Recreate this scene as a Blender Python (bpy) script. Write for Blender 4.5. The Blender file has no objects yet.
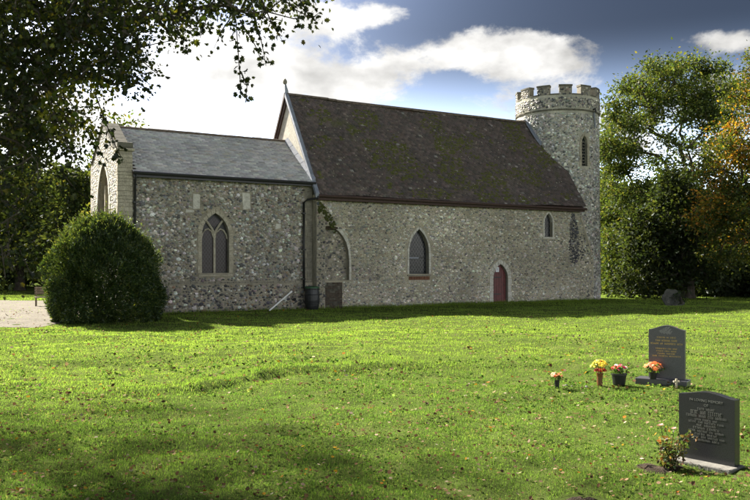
import bpy, math, random
import numpy as np
from mathutils import Vector, Matrix
from mathutils.geometry import tessellate_polygon

random.seed(7)
RNG = np.random.default_rng(11)
SC = bpy.context.scene
COL = SC.collection
rad = math.radians

# ------------------------------------------------------------------ camera
F, HY, EYE = 797.7, 266.0, 1.9            # focal length and horizon row measured on the 750 px wide photograph
cam_d = bpy.data.cameras.new('camera'); cam = bpy.data.objects.new('camera', cam_d); COL.objects.link(cam)
cam.location = (0, 0, EYE); cam.rotation_euler = (rad(90), 0, 0)
cam_d.sensor_width = 36; cam_d.lens = 36 * F / 750; cam_d.shift_y = (HY - 250) / 750
cam_d.clip_start = 0.1; cam_d.clip_end = 3000
SC.camera = cam

# ------------------------------------------------------------------ sky, sun, exposure
SUN_AZ, SUN_EL = rad(46), rad(36)          # azimuth measured to the left of the view axis (+Y)
SDIR = Vector((-math.sin(SUN_AZ) * math.cos(SUN_EL), math.cos(SUN_AZ) * math.cos(SUN_EL), math.sin(SUN_EL)))
SC.view_settings.view_transform = 'Standard'; SC.view_settings.look = 'None'
SC.view_settings.exposure = 2.6; SC.view_settings.gamma = 1.0
SC.view_settings.use_curve_mapping = False
SC.cycles.use_denoising = True
SC.cycles.max_bounces = 7; SC.cycles.diffuse_bounces = 4; SC.cycles.transmission_bounces = 5
SC.cycles.sample_clamp_indirect = 6.0

sun_d = bpy.data.lights.new('sun', 'SUN'); sun = bpy.data.objects.new('sun', sun_d); COL.objects.link(sun)
sun_d.energy = 3.7; sun_d.angle = rad(1.6); sun_d.color = (1.0, 0.92, 0.78)
sun.rotation_euler = SDIR.to_track_quat('Z', 'Y').to_euler(); sun.location = (-30, 30, 40)

world = bpy.data.worlds.new('World'); SC.world = world; world.use_nodes = True
def build_world():
    nt = world.node_tree; N = nt.nodes; L = nt.links; N.clear()
    def nd(t, **k):
        n = N.new(t)
        for a, b in k.items(): setattr(n, a, b)
        return n
    def mth(op, a, b=None, clamp=False):
        n = nd('ShaderNodeMath', operation=op, use_clamp=clamp)
        for i, v in ((0, a), (1, b)):
            if v is None: continue
            if isinstance(v, (int, float)): n.inputs[i].default_value = v
            else: L.new(v, n.inputs[i])
        return n.outputs[0]
    out = nd('ShaderNodeOutputWorld'); bg = nd('ShaderNodeBackground'); bg.inputs['Strength'].default_value = 0.15
    sky = nd('ShaderNodeTexSky', sky_type='NISHITA'); sky.sun_disc = False
    sky.sun_elevation = SUN_EL; sky.sun_rotation = -SUN_AZ
    sky.altitude = 50; sky.air_density = 1.0; sky.dust_density = 1.2; sky.ozone_density = 2.0
    tc = nd('ShaderNodeTexCoord'); sep = nd('ShaderNodeSeparateXYZ'); L.new(tc.outputs['Generated'], sep.inputs[0])
    zc = mth('MAXIMUM', sep.outputs[2], 0.0)
    den = mth('ADD', zc, 0.10)
    px = mth('DIVIDE', sep.outputs[0], den); py = mth('DIVIDE', sep.outputs[1], den)
    cmb = nd('ShaderNodeCombineXYZ'); L.new(px, cmb.inputs[0]); L.new(py, cmb.inputs[1])
    n1 = nd('ShaderNodeTexNoise'); n1.inputs['Scale'].default_value = 1.0; n1.inputs['Detail'].default_value = 9
    n1.inputs['Roughness'].default_value = 0.64; n1.inputs['Distortion'].default_value = 0.15
    off = nd('ShaderNodeVectorMath', operation='ADD'); off.inputs[1].default_value = CLOUD_OFF
    L.new(cmb.outputs[0], off.inputs[0])
    puff = nd('ShaderNodeVectorMath', operation='MULTIPLY'); puff.inputs[1].default_value = (7.5, 7.5, 13.0); L.new(tc.outputs['Generated'], puff.inputs[0]); L.new(puff.outputs[0], n1.inputs['Vector'])
    # nearness to the sun: the thin high cloud there is lit from behind and glares
    dot = nd('ShaderNodeVectorMath', operation='DOT_PRODUCT'); L.new(tc.outputs['Generated'], dot.inputs[0]); dot.inputs[1].default_value = SDIR
    near = mth('POWER', mth('MAXIMUM', dot.outputs['Value'], 0.0), 5.0)
    lowz = mth('SUBTRACT', 1.0, mth('MULTIPLY', zc, 3.5), True)
    anti = mth('MAXIMUM', mth('MULTIPLY', dot.outputs['Value'], -1.0), 0.0)  # unseen sky opposite the sun: cloud added and brightened to fill shaded walls
    # a smooth large field decides where the cloud lies, a fine one frays its edges
    n0 = nd('ShaderNodeTexNoise'); n0.inputs['Scale'].default_value = 0.62; n0.inputs['Detail'].default_value = 2.0; L.new(off.outputs[0], n0.inputs['Vector'])
    nn = mth('ADD', mth('MULTIPLY', n0.outputs['Fac'], 0.45), mth('MULTIPLY', n1.outputs['Fac'], 0.55))
    # the cumulus standing in the southern sky: each a heap with frayed edges
    ysafe = mth('MAXIMUM', sep.outputs[1], 0.05); tu = mth('DIVIDE', sep.outputs[0], ysafe); tw = mth('DIVIDE', sep.outputs[2], ysafe)
    front = mth('GREATER_THAN', sep.outputs[1], 0.05); heap = None
    for (u, v, a, b, k) in CUMULUS:
        e = mth('ADD', mth('POWER', mth('DIVIDE', mth('SUBTRACT', tu, (u-375)/F), a/F), 2.0), mth('POWER', mth('DIVIDE', mth('SUBTRACT', tw, (HY-v)/F), b/F), 2.0))
        g = mth('MULTIPLY', mth('POWER', 2.718, mth('MULTIPLY', e, -1.0)), k); heap = g if heap is None else mth('ADD', heap, g)
    nn = mth('ADD', nn, mth('MULTIPLY', heap, front))
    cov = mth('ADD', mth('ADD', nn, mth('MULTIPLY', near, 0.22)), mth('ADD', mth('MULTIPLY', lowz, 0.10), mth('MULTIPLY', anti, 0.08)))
    rmp = nd('ShaderNodeMapRange'); rmp.interpolation_type = 'SMOOTHSTEP'
    L.new(cov, rmp.inputs['Value']); rmp.inputs['From Min'].default_value = 0.545; rmp.inputs['From Max'].default_value = 0.635
    # cloud brightness
    n2 = nd('ShaderNodeTexNoise'); n2.inputs['Scale'].default_value = 1.6; n2.inputs['Detail'].default_value = 6; L.new(puff.outputs[0], n2.inputs['Vector'])
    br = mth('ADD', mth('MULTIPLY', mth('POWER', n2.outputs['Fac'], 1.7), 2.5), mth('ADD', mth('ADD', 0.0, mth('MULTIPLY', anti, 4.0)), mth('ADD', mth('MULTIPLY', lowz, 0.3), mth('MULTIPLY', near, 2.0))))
    cc = nd('ShaderNodeVectorMath', operation='SCALE'); cc.inputs[0].default_value = (1.0, 0.985, 0.955); L.new(br, cc.inputs['Scale'])
    mix = nd('ShaderNodeMix', data_type='RGBA'); L.new(rmp.outputs['Result'], mix.inputs['Factor'])
    deep = nd('ShaderNodeVectorMath', operation='MULTIPLY'); deep.inputs[1].default_value = (0.044, 0.041, 0.043); lift = nd('ShaderNodeVectorMath', operation='SCALE'); L.new(sky.outputs[0], lift.inputs[0]); L.new(mth('ADD', mth('ADD', 0.75, mth('MULTIPLY', mth('POWER', near, 2.0), 48.0)), mth('MULTIPLY', mth('POWER', lowz, 2.0), 42.0)), lift.inputs['Scale']); L.new(lift.outputs[0], deep.inputs[0]); L.new(deep.outputs[0], mix.inputs['A']); L.new(cc.outputs[0], mix.inputs['B'])
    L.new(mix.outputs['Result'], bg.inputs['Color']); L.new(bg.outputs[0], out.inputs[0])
CLOUD_OFF = (14.3, 7.7, 0.0)
CUMULUS = [(500, 48, 78, 24, .19), (420, 62, 62, 17, .16), (545, 60, 40, 12, .08), (350, 18, 60, 16, .14), (330, 84, 80, 18, .16), (715, 38, 60, 14, .14), (240, 60, 110, 60, .12), (640, 12, 110, 20, -.16), (400, 30, 26, 9, -.08)]
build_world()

# ------------------------------------------------------------------ helpers
def at(u, v, d):
    """a point at depth d seen at photograph pixel (u, v)"""
    return ((u - 375) / F * d, d, EYE + (HY - v) * d / F)

def tag(o, label=None, cat=None, group=None, kind=None):
    if label: o['label'] = label
    if cat: o['category'] = cat
    if group: o['group'] = group
    if kind: o['kind'] = kind
    return o

def empty(name, loc=(0, 0, 0), rz=0.0, parent=None):
    o = bpy.data.objects.new(name, None); COL.objects.link(o); o.location = loc; o.rotation_euler = (0, 0, rz)
    o.empty_display_size = 0.2
    if parent: o.parent = parent
    return o

def link(name, me, mat, parent=None, loc=None, rot=None):
    o = bpy.data.objects.new(name, me); COL.objects.link(o)
    if mat and not me.materials: me.materials.append(mat)
    if parent: o.parent = parent
    if loc is not None: o.location = loc
    if rot is not None: o.rotation_euler = rot
    return o

def mesh_np(name, V, faces, col=None, smooth=False):
    """V (n,3); faces: list of int arrays (m,k); col (n,3) per-vertex colour"""
    me = bpy.data.meshes.new(name)
    V = np.ascontiguousarray(V, np.float32)
    faces = [np.asarray(f, np.int32) for f in faces if len(f)]
    me.vertices.add(len(V)); me.vertices.foreach_set('co', V.ravel())
    nl = sum(f.size for f in faces); npol = sum(len(f) for f in faces)
    me.loops.add(nl); me.polygons.add(npol)
    me.loops.foreach_set('vertex_index', np.concatenate([f.ravel() for f in faces]))
    tot = np.concatenate([np.full(len(f), f.shape[1], np.int32) for f in faces])
    st = np.zeros(npol, np.int32); st[1:] = np.cumsum(tot)[:-1]
    me.polygons.foreach_set('loop_start', st)
    if smooth: me.polygons.foreach_set('use_smooth', np.ones(npol, bool))
    me.update(calc_edges=True)
    if col is not None:
        a = me.color_attributes.new('Col', 'FLOAT_COLOR', 'POINT')
        c4 = np.ones((len(V), 4), np.float32); c4[:, :3] = col
        a.data.foreach_set('color', c4.ravel())
    me.validate()
    return me

class MB:
    """collects boxes, prisms, tubes and lathes into one mesh"""
    def __init__(s): s.v = []; s.f = []
    def add(s, vs, fs):
        b = len(s.v); s.v += [tuple(p) for p in vs]; s.f += [tuple(b + i for i in f) for f in fs]
    def box(s, x0, x1, y0, y1, z0, z1):
        s.add([(x0,y0,z0),(x1,y0,z0),(x1,y1,z0),(x0,y1,z0),(x0,y0,z1),(x1,y0,z1),(x1,y1,z1),(x0,y1,z1)],
              [(0,3,2,1),(4,5,6,7),(0,1,5,4),(1,2,6,5),(2,3,7,6),(3,0,4,7)])
    def hexa(s, p):
        s.add(p, [(0,3,2,1),(4,5,6,7),(0,1,5,4),(1,2,6,5),(2,3,7,6),(3,0,4,7)])
    def prism(s, poly, fn0, fn1):
        n = len(poly); a = [fn0(*p) for p in poly]; b = [fn1(*p) for p in poly]
        base = len(s.v); s.v += [tuple(q) for q in a + b]
        for t in tessellate_polygon([[Vector((p[0], p[1], 0)) for p in poly]]):
            s.f.append(tuple(base + i for i in t)); s.f.append(tuple(base + n + i for i in reversed(t)))
        for i in range(n):
            j = (i + 1) % n; s.f.append((base + i, base + n + i, base + n + j, base + j))
    def tube(s, pts, radii, k=8, caps=True):
        pts = [Vector(p) for p in pts]
        if isinstance(radii, (int, float)): radii = [radii] * len(pts)
        rings = []
        for i, p in enumerate(pts):
            t = (pts[min(i+1, len(pts)-1)] - pts[max(i-1, 0)])
            t = t.normalized() if t.length > 1e-9 else Vector((0,0,1))
            ref = Vector((0,0,1)) if abs(t.z) < 0.9 else Vector((1,0,0))
            a = t.cross(ref).normalized(); b = t.cross(a).normalized()
            base = len(s.v)
            for q in range(k):
                w = 2*math.pi*q/k; s.v.append(tuple(p + (a*math.cos(w) + b*math.sin(w))*radii[i]))
            rings.append(base)
        for r0, r1 in zip(rings, rings[1:]):
            for q in range(k): s.f.append((r0+q, r0+(q+1)%k, r1+(q+1)%k, r1+q))
        if caps:
            s.f.append(tuple(rings[0]+q for q in reversed(range(k)))); s.f.append(tuple(rings[-1]+q for q in range(k)))
    def lathe(s, prof, c=(0,0,0), k=16):
        base = len(s.v)
        for r, z in prof:
            for q in range(k):
                w = 2*math.pi*q/k; s.v.append((c[0]+r*math.cos(w), c[1]+r*math.sin(w), c[2]+z))
        for i in range(len(prof)-1):
            for q in range(k):
                a = base+i*k; b = a+k; s.f.append((a+q, a+(q+1)%k, b+(q+1)%k, b+q))
        s.f.append(tuple(base+q for q in reversed(range(k)))); e = base+(len(prof)-1)*k; s.f.append(tuple(e+q for q in range(k)))
    def mesh(s, name, smooth=False):
        me = bpy.data.meshes.new(name); me.from_pydata(s.v, [], s.f); me.validate(); me.update()
        if smooth: me.polygons.foreach_set('use_smooth', [True]*len(me.polygons))
        return me
    def build(s, name, mat, parent=None, bevel=0.0, smooth=False, loc=None, rot=None):
        o = link(name, s.mesh(name, smooth), mat, parent, loc, rot)
        if bevel:
            m = o.modifiers.new('bevel', 'BEVEL'); m.width = bevel; m.segments = 2; m.limit_method = 'ANGLE'; m.angle_limit = rad(35)
        return o

def vnoise(x, y, seed=0):
    x = np.asarray(x, float); y = np.asarray(y, float)
    xi = np.floor(x).astype(np.int64); yi = np.floor(y).astype(np.int64); fx = x - xi; fy = y - yi
    fx = fx*fx*(3-2*fx); fy = fy*fy*(3-2*fy)
    def h(a, b):
        n = (a*374761393 + b*668265263 + seed*974711) & 0x7fffffff
        n = ((n ^ (n >> 13)) * 1274126177) & 0x7fffffff
        return ((n ^ (n >> 16)) & 0xffff) / 65535.0
    return (h(xi,yi)*(1-fx)+h(xi+1,yi)*fx)*(1-fy) + (h(xi,yi+1)*(1-fx)+h(xi+1,yi+1)*fx)*fy

def in_poly(x, y, poly):
    x = np.asarray(x); y = np.asarray(y); r = np.zeros(x.shape, bool); n = len(poly)
    for i in range(n):
        x0, y0 = poly[i]; x1, y1 = poly[(i+1) % n]
        if y0 == y1: continue
        c = ((y0 > y) != (y1 > y)) & (x < (x1-x0)*(y-y0)/(y1-y0)+x0); r ^= c
    return r

def palette(n, cols, probs, jit=0.18, rng=RNG):
    c = np.array(cols, float)[rng.choice(len(cols), n, p=np.array(probs)/sum(probs))]
    return np.clip(c * (1 + rng.normal(0, jit, (n, 1))) * (1 + rng.normal(0, jit*0.25, (n, 3))), 0.004, 0.9)

# ------------------------------------------------------------------ materials
def new_mat(name):
    m = bpy.data.materials.new(name); m.use_nodes = True; nt = m.node_tree
    return m, nt, nt.nodes['Principled BSDF'], nt.nodes['Material Output']

def noise_node(nt, scale, detail=5, rough=0.55, coord='Object'):
    tc = nt.nodes.new('ShaderNodeTexCoord'); n = nt.nodes.new('ShaderNodeTexNoise')
    n.inputs['Scale'].default_value = scale; n.inputs['Detail'].default_value = detail; n.inputs['Roughness'].default_value = rough
    nt.links.new(tc.outputs[coord], n.inputs['Vector']); return n

def ramp(nt, src, stops):
    r = nt.nodes.new('ShaderNodeValToRGB'); nt.links.new(src, r.inputs[0]); e = r.color_ramp.elements
    while len(e) < len(stops): e.new(0.5)
    for el, (p, c) in zip(e, stops): el.position = p; el.color = (*c, 1)
    return r.outputs[0]

def mixc(nt, fac, a, b, mode='MIX'):
    m = nt.nodes.new('ShaderNodeMix'); m.data_type = 'RGBA'; m.blend_type = mode
    for sock, v in (('Factor', fac), ('A', a), ('B', b)):
        if isinstance(v, (int, float)): m.inputs[sock].default_value = v
        elif isinstance(v, tuple): m.inputs[sock].default_value = (*v, 1)
        else: nt.links.new(v, m.inputs[sock])
    return m.outputs['Result']

def bump(nt, bsdf, src, strength, dist=0.02):
    b = nt.nodes.new('ShaderNodeBump'); b.inputs['Strength'].default_value = strength; b.inputs['Distance'].default_value = dist
    nt.links.new(src, b.inputs['Height']); nt.links.new(b.outputs[0], bsdf.inputs['Normal'])

def mat_noise(name, stops, scale, rough=0.85, bump_s=0.4, scale2=None, detail=7, spec=0.3):
    m, nt, b, o = new_mat(name); n = noise_node(nt, scale, detail); c = ramp(nt, n.outputs['Fac'], stops)
    if scale2:
        n2 = noise_node(nt, scale2, 4); c = mixc(nt, 0.55, c, ramp(nt, n2.outputs['Fac'], [(0.3, (0.55,)*3), (0.7, (1.25,)*3)]), 'MULTIPLY')
    nt.links.new(c, b.inputs['Base Color']); b.inputs['Roughness'].default_value = rough; b.inputs['Specular IOR Level'].default_value = spec
    if bump_s:
        n3 = noise_node(nt, scale*4, 5); bump(nt, b, n3.outputs['Fac'], bump_s)
    return m

def mat_attr(name, rough=0.8, nscale=8.0, namt=0.35, bump_s=0.3, spec=0.3, moss=None, gain=1.0):
    """colour from the per-piece attribute with grain over it; moss = (colour, scale, low, high)"""
    m, nt, b, o = new_mat(name); a = nt.nodes.new('ShaderNodeAttribute'); a.attribute_name = 'Col'
    n = noise_node(nt, nscale, 6); g = ramp(nt, n.outputs['Fac'], [(0.25, ((1-namt)*gain,)*3), (0.75, ((1+namt)*gain,)*3)])
    c = mixc(nt, 1.0, a.outputs['Color'], g, 'MULTIPLY')
    if moss:
        n2 = noise_node(nt, moss[1], 8, 0.62); f = ramp(nt, n2.outputs['Fac'], [(moss[2], (0,)*3), (moss[3], (1,)*3)])
        c = mixc(nt, f, c, moss[0])
    nt.links.new(c, b.inputs['Base Color']); b.inputs['Roughness'].default_value = rough; b.inputs['Specular IOR Level'].default_value = spec
    if bump_s: bump(nt, b, n.outputs['Fac'], bump_s, 0.015)
    return m

def mat_leaf(name, trans=0.45, gloss=0.06, hue=(1.25, 1.15, 0.45), rnd=0.0):
    m, nt, b, o = new_mat(name); nt.nodes.remove(b)
    a = nt.nodes.new('ShaderNodeAttribute'); a.attribute_name = 'Col'; c = a.outputs['Color']
    d = nt.nodes.new('ShaderNodeBsdfDiffuse'); t = nt.nodes.new('ShaderNodeBsdfTranslucent'); g = nt.nodes.new('ShaderNodeBsdfGlossy')
    g.inputs['Roughness'].default_value = 0.45; g.inputs['Color'].default_value = (0.8, 0.85, 0.9, 1)
    nt.links.new(c, d.inputs['Color'])
    tcol = mixc(nt, 1.0, c, tuple(x*1.5 for x in hue), 'MULTIPLY'); nt.links.new(tcol, t.inputs['Color'])
    m1 = nt.nodes.new('ShaderNodeMixShader'); m1.inputs[0].default_value = trans
    nt.links.new(d.outputs[0], m1.inputs[1]); nt.links.new(t.outputs[0], m1.inputs[2])
    m2 = nt.nodes.new('ShaderNodeMixShader'); m2.inputs[0].default_value = gloss
    nt.links.new(m1.outputs[0], m2.inputs[1]); nt.links.new(g.outputs[0], m2.inputs[2]); nt.links.new(m2.outputs[0], o.inputs['Surface'])
    return m

def mat_plain(name, col, rough=0.6, metal=0.0, spec=0.4, nz=0.15, nscale=12.0, bump_s=0.0):
    m, nt, b, o = new_mat(name); n = noise_node(nt, nscale, 5)
    c = ramp(nt, n.outputs['Fac'], [(0.3, tuple(x*(1-nz) for x in col)), (0.7, tuple(x*(1+nz) for x in col))])
    nt.links.new(c, b.inputs['Base Color']); b.inputs['Roughness'].default_value = rough; b.inputs['Metallic'].default_value = metal
    b.inputs['Specular IOR Level'].default_value = spec
    if bump_s: bump(nt, b, n.outputs['Fac'], bump_s)
    return m

M = {}
M['soil'] = mat_noise('soil', [(0.3, (0.045,0.065,0.018)), (0.55, (0.070,0.095,0.026)), (0.75, (0.10,0.11,0.04))], 1.7, 0.95, 0.6, 22, spec=0.0)
M['gravel'] = mat_noise('gravel', [(0.25, (0.0612,0.0490,0.0337)), (0.5, (0.1102,0.0949,0.0704)), (0.8, (0.1530,0.1377,0.1102))], 14, 0.95, 0.8, 1.1)
M['earth'] = mat_noise('earth', [(0.3, (0.0210,0.0150,0.0090)), (0.7, (0.0630,0.0435,0.0270))], 20, 1.0, 1.0, 5)
M['mortar_chancel'] = mat_noise('mortar_chancel', [(0.3, (0.179,0.165,0.131)), (0.7, (0.343,0.309,0.234))], 3.0, 0.95, 0.5, 30)
M['mortar_nave'] = mat_noise('mortar_nave', [(0.28, (0.22,0.202,0.15)), (0.55, (0.36,0.328,0.24)), (0.8, (0.46,0.43,0.34))], 0.9, 0.95, 0.5, 18)
M['mortar_tower'] = mat_noise('mortar_tower', [(0.3, (0.2412,0.2412,0.2064)), (0.7, (0.4824,0.4572,0.3708))], 1.5, 0.95, 0.5, 24)
M['flint'] = mat_attr('flint', 0.55, 22, 0.30, 0.25, 0.4, gain=1.25)
M['tile'] = mat_attr('tile', 0.8, 5, 0.25, 0.3, 0.3, moss=((0.075,0.080,0.026), 0.75, 0.61, 0.76))
M['slate'] = mat_attr('slate', 0.36, 6, 0.2, 0.2, 0.8, moss=((0.36,0.34,0.28), 1.6, 0.60, 0.80))
M['stone'] = mat_noise('stone', [(0.3, (0.26,0.235,0.18)), (0.7, (0.42,0.385,0.30))], 4, 0.9, 0.35, 16)
M['pale_stone'] = mat_noise('pale_stone', [(0.3, (0.36,0.345,0.30)), (0.7, (0.56,0.54,0.48))], 5, 0.9, 0.3, 16)
M['grey_stone'] = mat_noise('grey_stone', [(0.3, (0.15,0.14,0.115)), (0.7, (0.27,0.25,0.20))], 4, 0.9, 0.4, 18)
M['brick'] = mat_noise('brick', [(0.3, (0.0960,0.0450,0.0270)), (0.7, (0.1800,0.0900,0.0540))], 7, 0.9, 0.4, 30)
M['damp_brick'] = mat_noise('damp_brick', [(0.3, (0.0400,0.0280,0.0208)), (0.7, (0.0880,0.0680,0.0480))], 6, 0.9, 0.5, 25)
M['dark_stone'] = mat_noise('dark_stone', [(0.3, (0.0750,0.0713,0.0562)), (0.7, (0.1500,0.1425,0.1125))], 4, 0.9, 0.4, 18)
M['damp_stone'] = mat_noise('damp_stone', [(0.3, (0.045,0.042,0.033)), (0.7, (0.12,0.11,0.085))], 5, 0.9, 0.5, 25)
M['lead'] = mat_noise('lead', [(0.3, (0.143,0.160,0.198)), (0.7, (0.231,0.253,0.303))], 5, 0.5, 0.15, None, 5, 0.5)
M['render'] = mat_noise('render', [(0.3, (0.312,0.294,0.246)), (0.7, (0.396,0.378,0.330))], 1.6, 0.9, 0.2, 9)
M['iron'] = mat_plain('black_iron', (0.012,0.012,0.013), 0.45)
M['eaves_wood'] = mat_plain('eaves_wood', (0.045,0.024,0.018), 0.7, nz=0.3)
M['door'] = mat_plain('door_paint', (0.0918,0.0171,0.0171), 0.5, nz=0.25, nscale=6, bump_s=0.1)
M['paper'] = mat_plain('paper', (0.65,0.68,0.72), 0.8)
M['moss'] = mat_noise('moss', [(0.3, (0.0263,0.0338,0.0075)), (0.7, (0.0638,0.0713,0.0165))], 9, 1.0, 0.8)
M['roof_moss'] = mat_noise('roof_moss', [(0.3, (0.05,0.055,0.014)), (0.7, (0.115,0.12,0.032))], 9, 1.0, 0.8)
M['granite'] = mat_noise('granite', [(0.35, (0.014,0.015,0.017)), (0.7, (0.034,0.036,0.040))], 120, 0.22, 0.0, None, 4, 0.5)
M['granite_grey'] = mat_noise('granite_grey', [(0.35, (0.045,0.046,0.054)), (0.7, (0.093,0.093,0.105))], 120, 0.3, 0.0, None, 4, 0.5)
M['gold'] = mat_plain('gold_paint', (0.6300,0.4350,0.1050), 0.5)
M['silver'] = mat_plain('silver_paint', (0.1300,0.1350,0.1250), 0.5)
M['concrete'] = mat_noise('concrete', [(0.3, (0.1089,0.1062,0.0990)), (0.7, (0.1881,0.1836,0.1683))], 9, 0.9, 0.4, 40)
M['old_stone'] = mat_noise('old_stone', [(0.3, (0.035,0.037,0.03)), (0.6, (0.09,0.09,0.075)), (0.8, (0.24,0.23,0.17))], 4, 0.95, 0.6, 20)
M['bark'] = mat_noise('bark', [(0.3, (0.025,0.021,0.015)), (0.7, (0.085,0.072,0.055))], 7, 0.95, 0.8, 30)
M['plastic_black'] = mat_plain('black_plastic', (0.010,0.011,0.012), 0.4)
M['plastic_green'] = mat_plain('green_plastic', (0.02,0.075,0.03), 0.45)
M['white_pipe'] = mat_plain('white_pipe', (0.72,0.72,0.70), 0.4, nz=0.06)
M['terracotta'] = mat_plain('brown_vase', (0.13,0.055,0.02), 0.35, nz=0.2)
M['old_wood'] = mat_noise('old_wood', [(0.3, (0.10,0.08,0.06)), (0.7, (0.25,0.21,0.16))], 5, 0.85, 0.4, 30)
M['cream_wood'] = mat_plain('cream_wood', (0.45,0.39,0.28), 0.7)
M['brown_light'] = mat_noise('east_light', [(0.3, (0.07,0.05,0.033)), (0.7, (0.17,0.125,0.08))], 6, 0.6, 0.1)
M['leaf_near'] = mat_leaf('leaf_near', 0.42, 0.015)
M['leaf_tree'] = mat_leaf('leaf_tree', 0.42, 0.012)
M['leaf_bush'] = mat_leaf('leaf_bush', 0.35, 0.03)
M['grass'] = mat_leaf('grass', 0.50, 0.0, hue=(1.04, 1.10, 0.62))
M['fallen'] = mat_leaf('fallen', 0.15, 0.0, hue=(1.0, 0.9, 0.6))
M['petal'] = mat_leaf('petal', 0.35, 0.03, hue=(1.0, 0.9, 0.85))

def mat_glass(name, base, lines, sx, sz, rough=0.18):
    """dark church glass held in a lattice of lead"""
    m, nt, b, o = new_mat(name)
    tc = nt.nodes.new('ShaderNodeTexCoord'); sp = nt.nodes.new('ShaderNodeSeparateXYZ'); cb = nt.nodes.new('ShaderNodeCombineXYZ'); mp = nt.nodes.new('ShaderNodeMapping')
    nt.links.new(tc.outputs['Object'], sp.inputs[0]); nt.links.new(sp.outputs[0], cb.inputs[0]); nt.links.new(sp.outputs[2], cb.inputs[1]); nt.links.new(cb.outputs[0], mp.inputs[0])
    mp.inputs['Rotation'].default_value = (0, 0, rad(45)); mp.inputs['Scale'].default_value = (1.15, 0.85, 1)
    br = nt.nodes.new('ShaderNodeTexBrick'); br.offset = 0.0
    br.inputs['Scale'].default_value = 1.0; br.inputs['Brick Width'].default_value = sx; br.inputs['Row Height'].default_value = sz
    br.inputs['Mortar Size'].default_value = 0.012; br.inputs['Color1'].default_value = (*base, 1)
    br.inputs['Color2'].default_value = (*(x*1.7 for x in base), 1); br.inputs['Mortar'].default_value = (*lines, 1)
    nt.links.new(mp.outputs[0], br.inputs['Vector']); nt.links.new(br.outputs['Color'], b.inputs['Base Color'])
    n = noise_node(nt, 9, 2); bump(nt, b, n.outputs['Fac'], 0.25, 0.02)
    b.inputs['Roughness'].default_value = rough; b.inputs['Specular IOR Level'].default_value = 0.22
    return m
M['glass_nave'] = mat_glass('glass_nave', (0.006,0.007,0.009), (0.07,0.07,0.07), 0.13, 0.13)
M['glass_chancel'] = mat_glass('glass_chancel', (0.018,0.010,0.011), (0.05,0.045,0.046), 0.11, 0.11, 0.3)

# ------------------------------------------------------------------ church position (its own axes: X along the wall, Y into the building)
TH, OX, OY = 0.516, -2.651, 35.311
CT, ST = math.cos(TH), math.sin(TH)
def to_church(x, y):
    return (x-OX)*CT + (y-OY)*ST, -(x-OX)*ST + (y-OY)*CT

# ------------------------------------------------------------------ ground
BX = np.array([-14, -8, -3.9, -2.8, -1.8, 0, 3, 6, 12]); BD = np.array([9.4, 10.3, 11.3, 12.0, 13.5, 14.3, 14.9, 15.2, 15.6])
def hgt(x, y):
    x = np.asarray(x, float); y = np.asarray(y, float)
    t = y - np.interp(x, BX, BD) - 0.25*(vnoise(x*0.9, y*0.9, 5)-0.5)
    amp = np.interp(x, [-5, -3.5, -2, 1, 4, 8], [0.0, 0.07, 0.15, 0.09, 0.03, 0.0])
    s = np.clip(t/0.55, 0, 1); s = s*s*(3-2*s)
    bank = amp * s * np.exp(-np.maximum(t, 0)/4.5)
    n = (vnoise(x*0.28, y*0.28, 1)-0.5)*0.16 + (vnoise(x*0.8, y*0.8, 2)-0.5)*0.07 + (vnoise(x*2.3, y*2.3, 3)-0.5)*0.06 + (vnoise(x*5.5, y*5.5, 4)-0.5)*0.028*np.clip((16-y)/4, 0, 1)
    cx, cy = to_church(x, y)
    dch = np.maximum(np.maximum(-9-cx, cx-20), -cy)           # distance from the church wall
    fade = np.clip((dch-0.2)/4.0, 0, 1) * np.clip((45-y)/10, 0, 1) * np.clip((y-2)/4, 0, 1)
    return bank + n*fade

PATH = [(-60, 24.5), (-11.6, 24.9), (-10.4, 25.6), (-10.9, 29.0), (-13.2, 37.0), (-15.5, 43.5), (-60, 46)]
def build_ground():
    def axis(lo, hi, step, far):
        a = list(np.arange(lo, hi + 1e-6, step)); d = step; x = a[-1]; right = []
        while x < far: d *= 1.35; x += d; right.append(x)
        d = step; x = a[0]; left = []
        while x > -far: d *= 1.35; x -= d; left.append(x)
        return np.array(left[::-1] + a + right)
    xs = axis(-20, 26, 0.19, 900); ys = axis(0, 46, 0.17, 900)
    X, Y = np.meshgrid(xs, ys); Z = hgt(X, Y)
    V = np.stack([X, Y, Z], -1).reshape(-1, 3); nx, ny = len(xs), len(ys)
    i = (np.arange(ny-1)[:, None]*nx + np.arange(nx-1)[None]).ravel()
    o = link('ground', mesh_np('ground', V, [np.stack([i, i+1, i+nx+1, i+nx], 1)], smooth=True), M['soil'])
    tag(o, kind='structure', label='uneven churchyard lawn ground')
    # gravel path
    mb = MB(); poly = PATH
    pts = []
    for k in range(len(poly)):
        a, b = Vector(poly[k]), Vector(poly[(k+1) % len(poly)])
        for q in range(6):
            p = a.lerp(b, q/6); w = 0.28
            pts.append((p.x + random.uniform(-w, w), p.y + random.uniform(-w, w)))
    gx = np.arange(-60, -9, 0.5); gy = np.arange(24, 47, 0.5)
    V = []; Fc = []
    for x in gx:
        for y in gy:
            c = in_poly(np.array([x+.25]), np.array([y+.25]), pts)[0]
            if c:
                b = len(V)
                for dx, dy in ((0,0),(.5,0),(.5,.5),(0,.5)): V.append((x+dx, y+dy, float(hgt(x+dx, y+dy))+0.012))
                Fc.append((b, b+1, b+2, b+3))
    me = bpy.data.meshes.new('gravel_path'); me.from_pydata(V, [], Fc)
    tag(link('path', me, M['gravel']), kind='structure', label='pale gravel path strewn with leaves beside the round bush')
build_ground()

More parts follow.
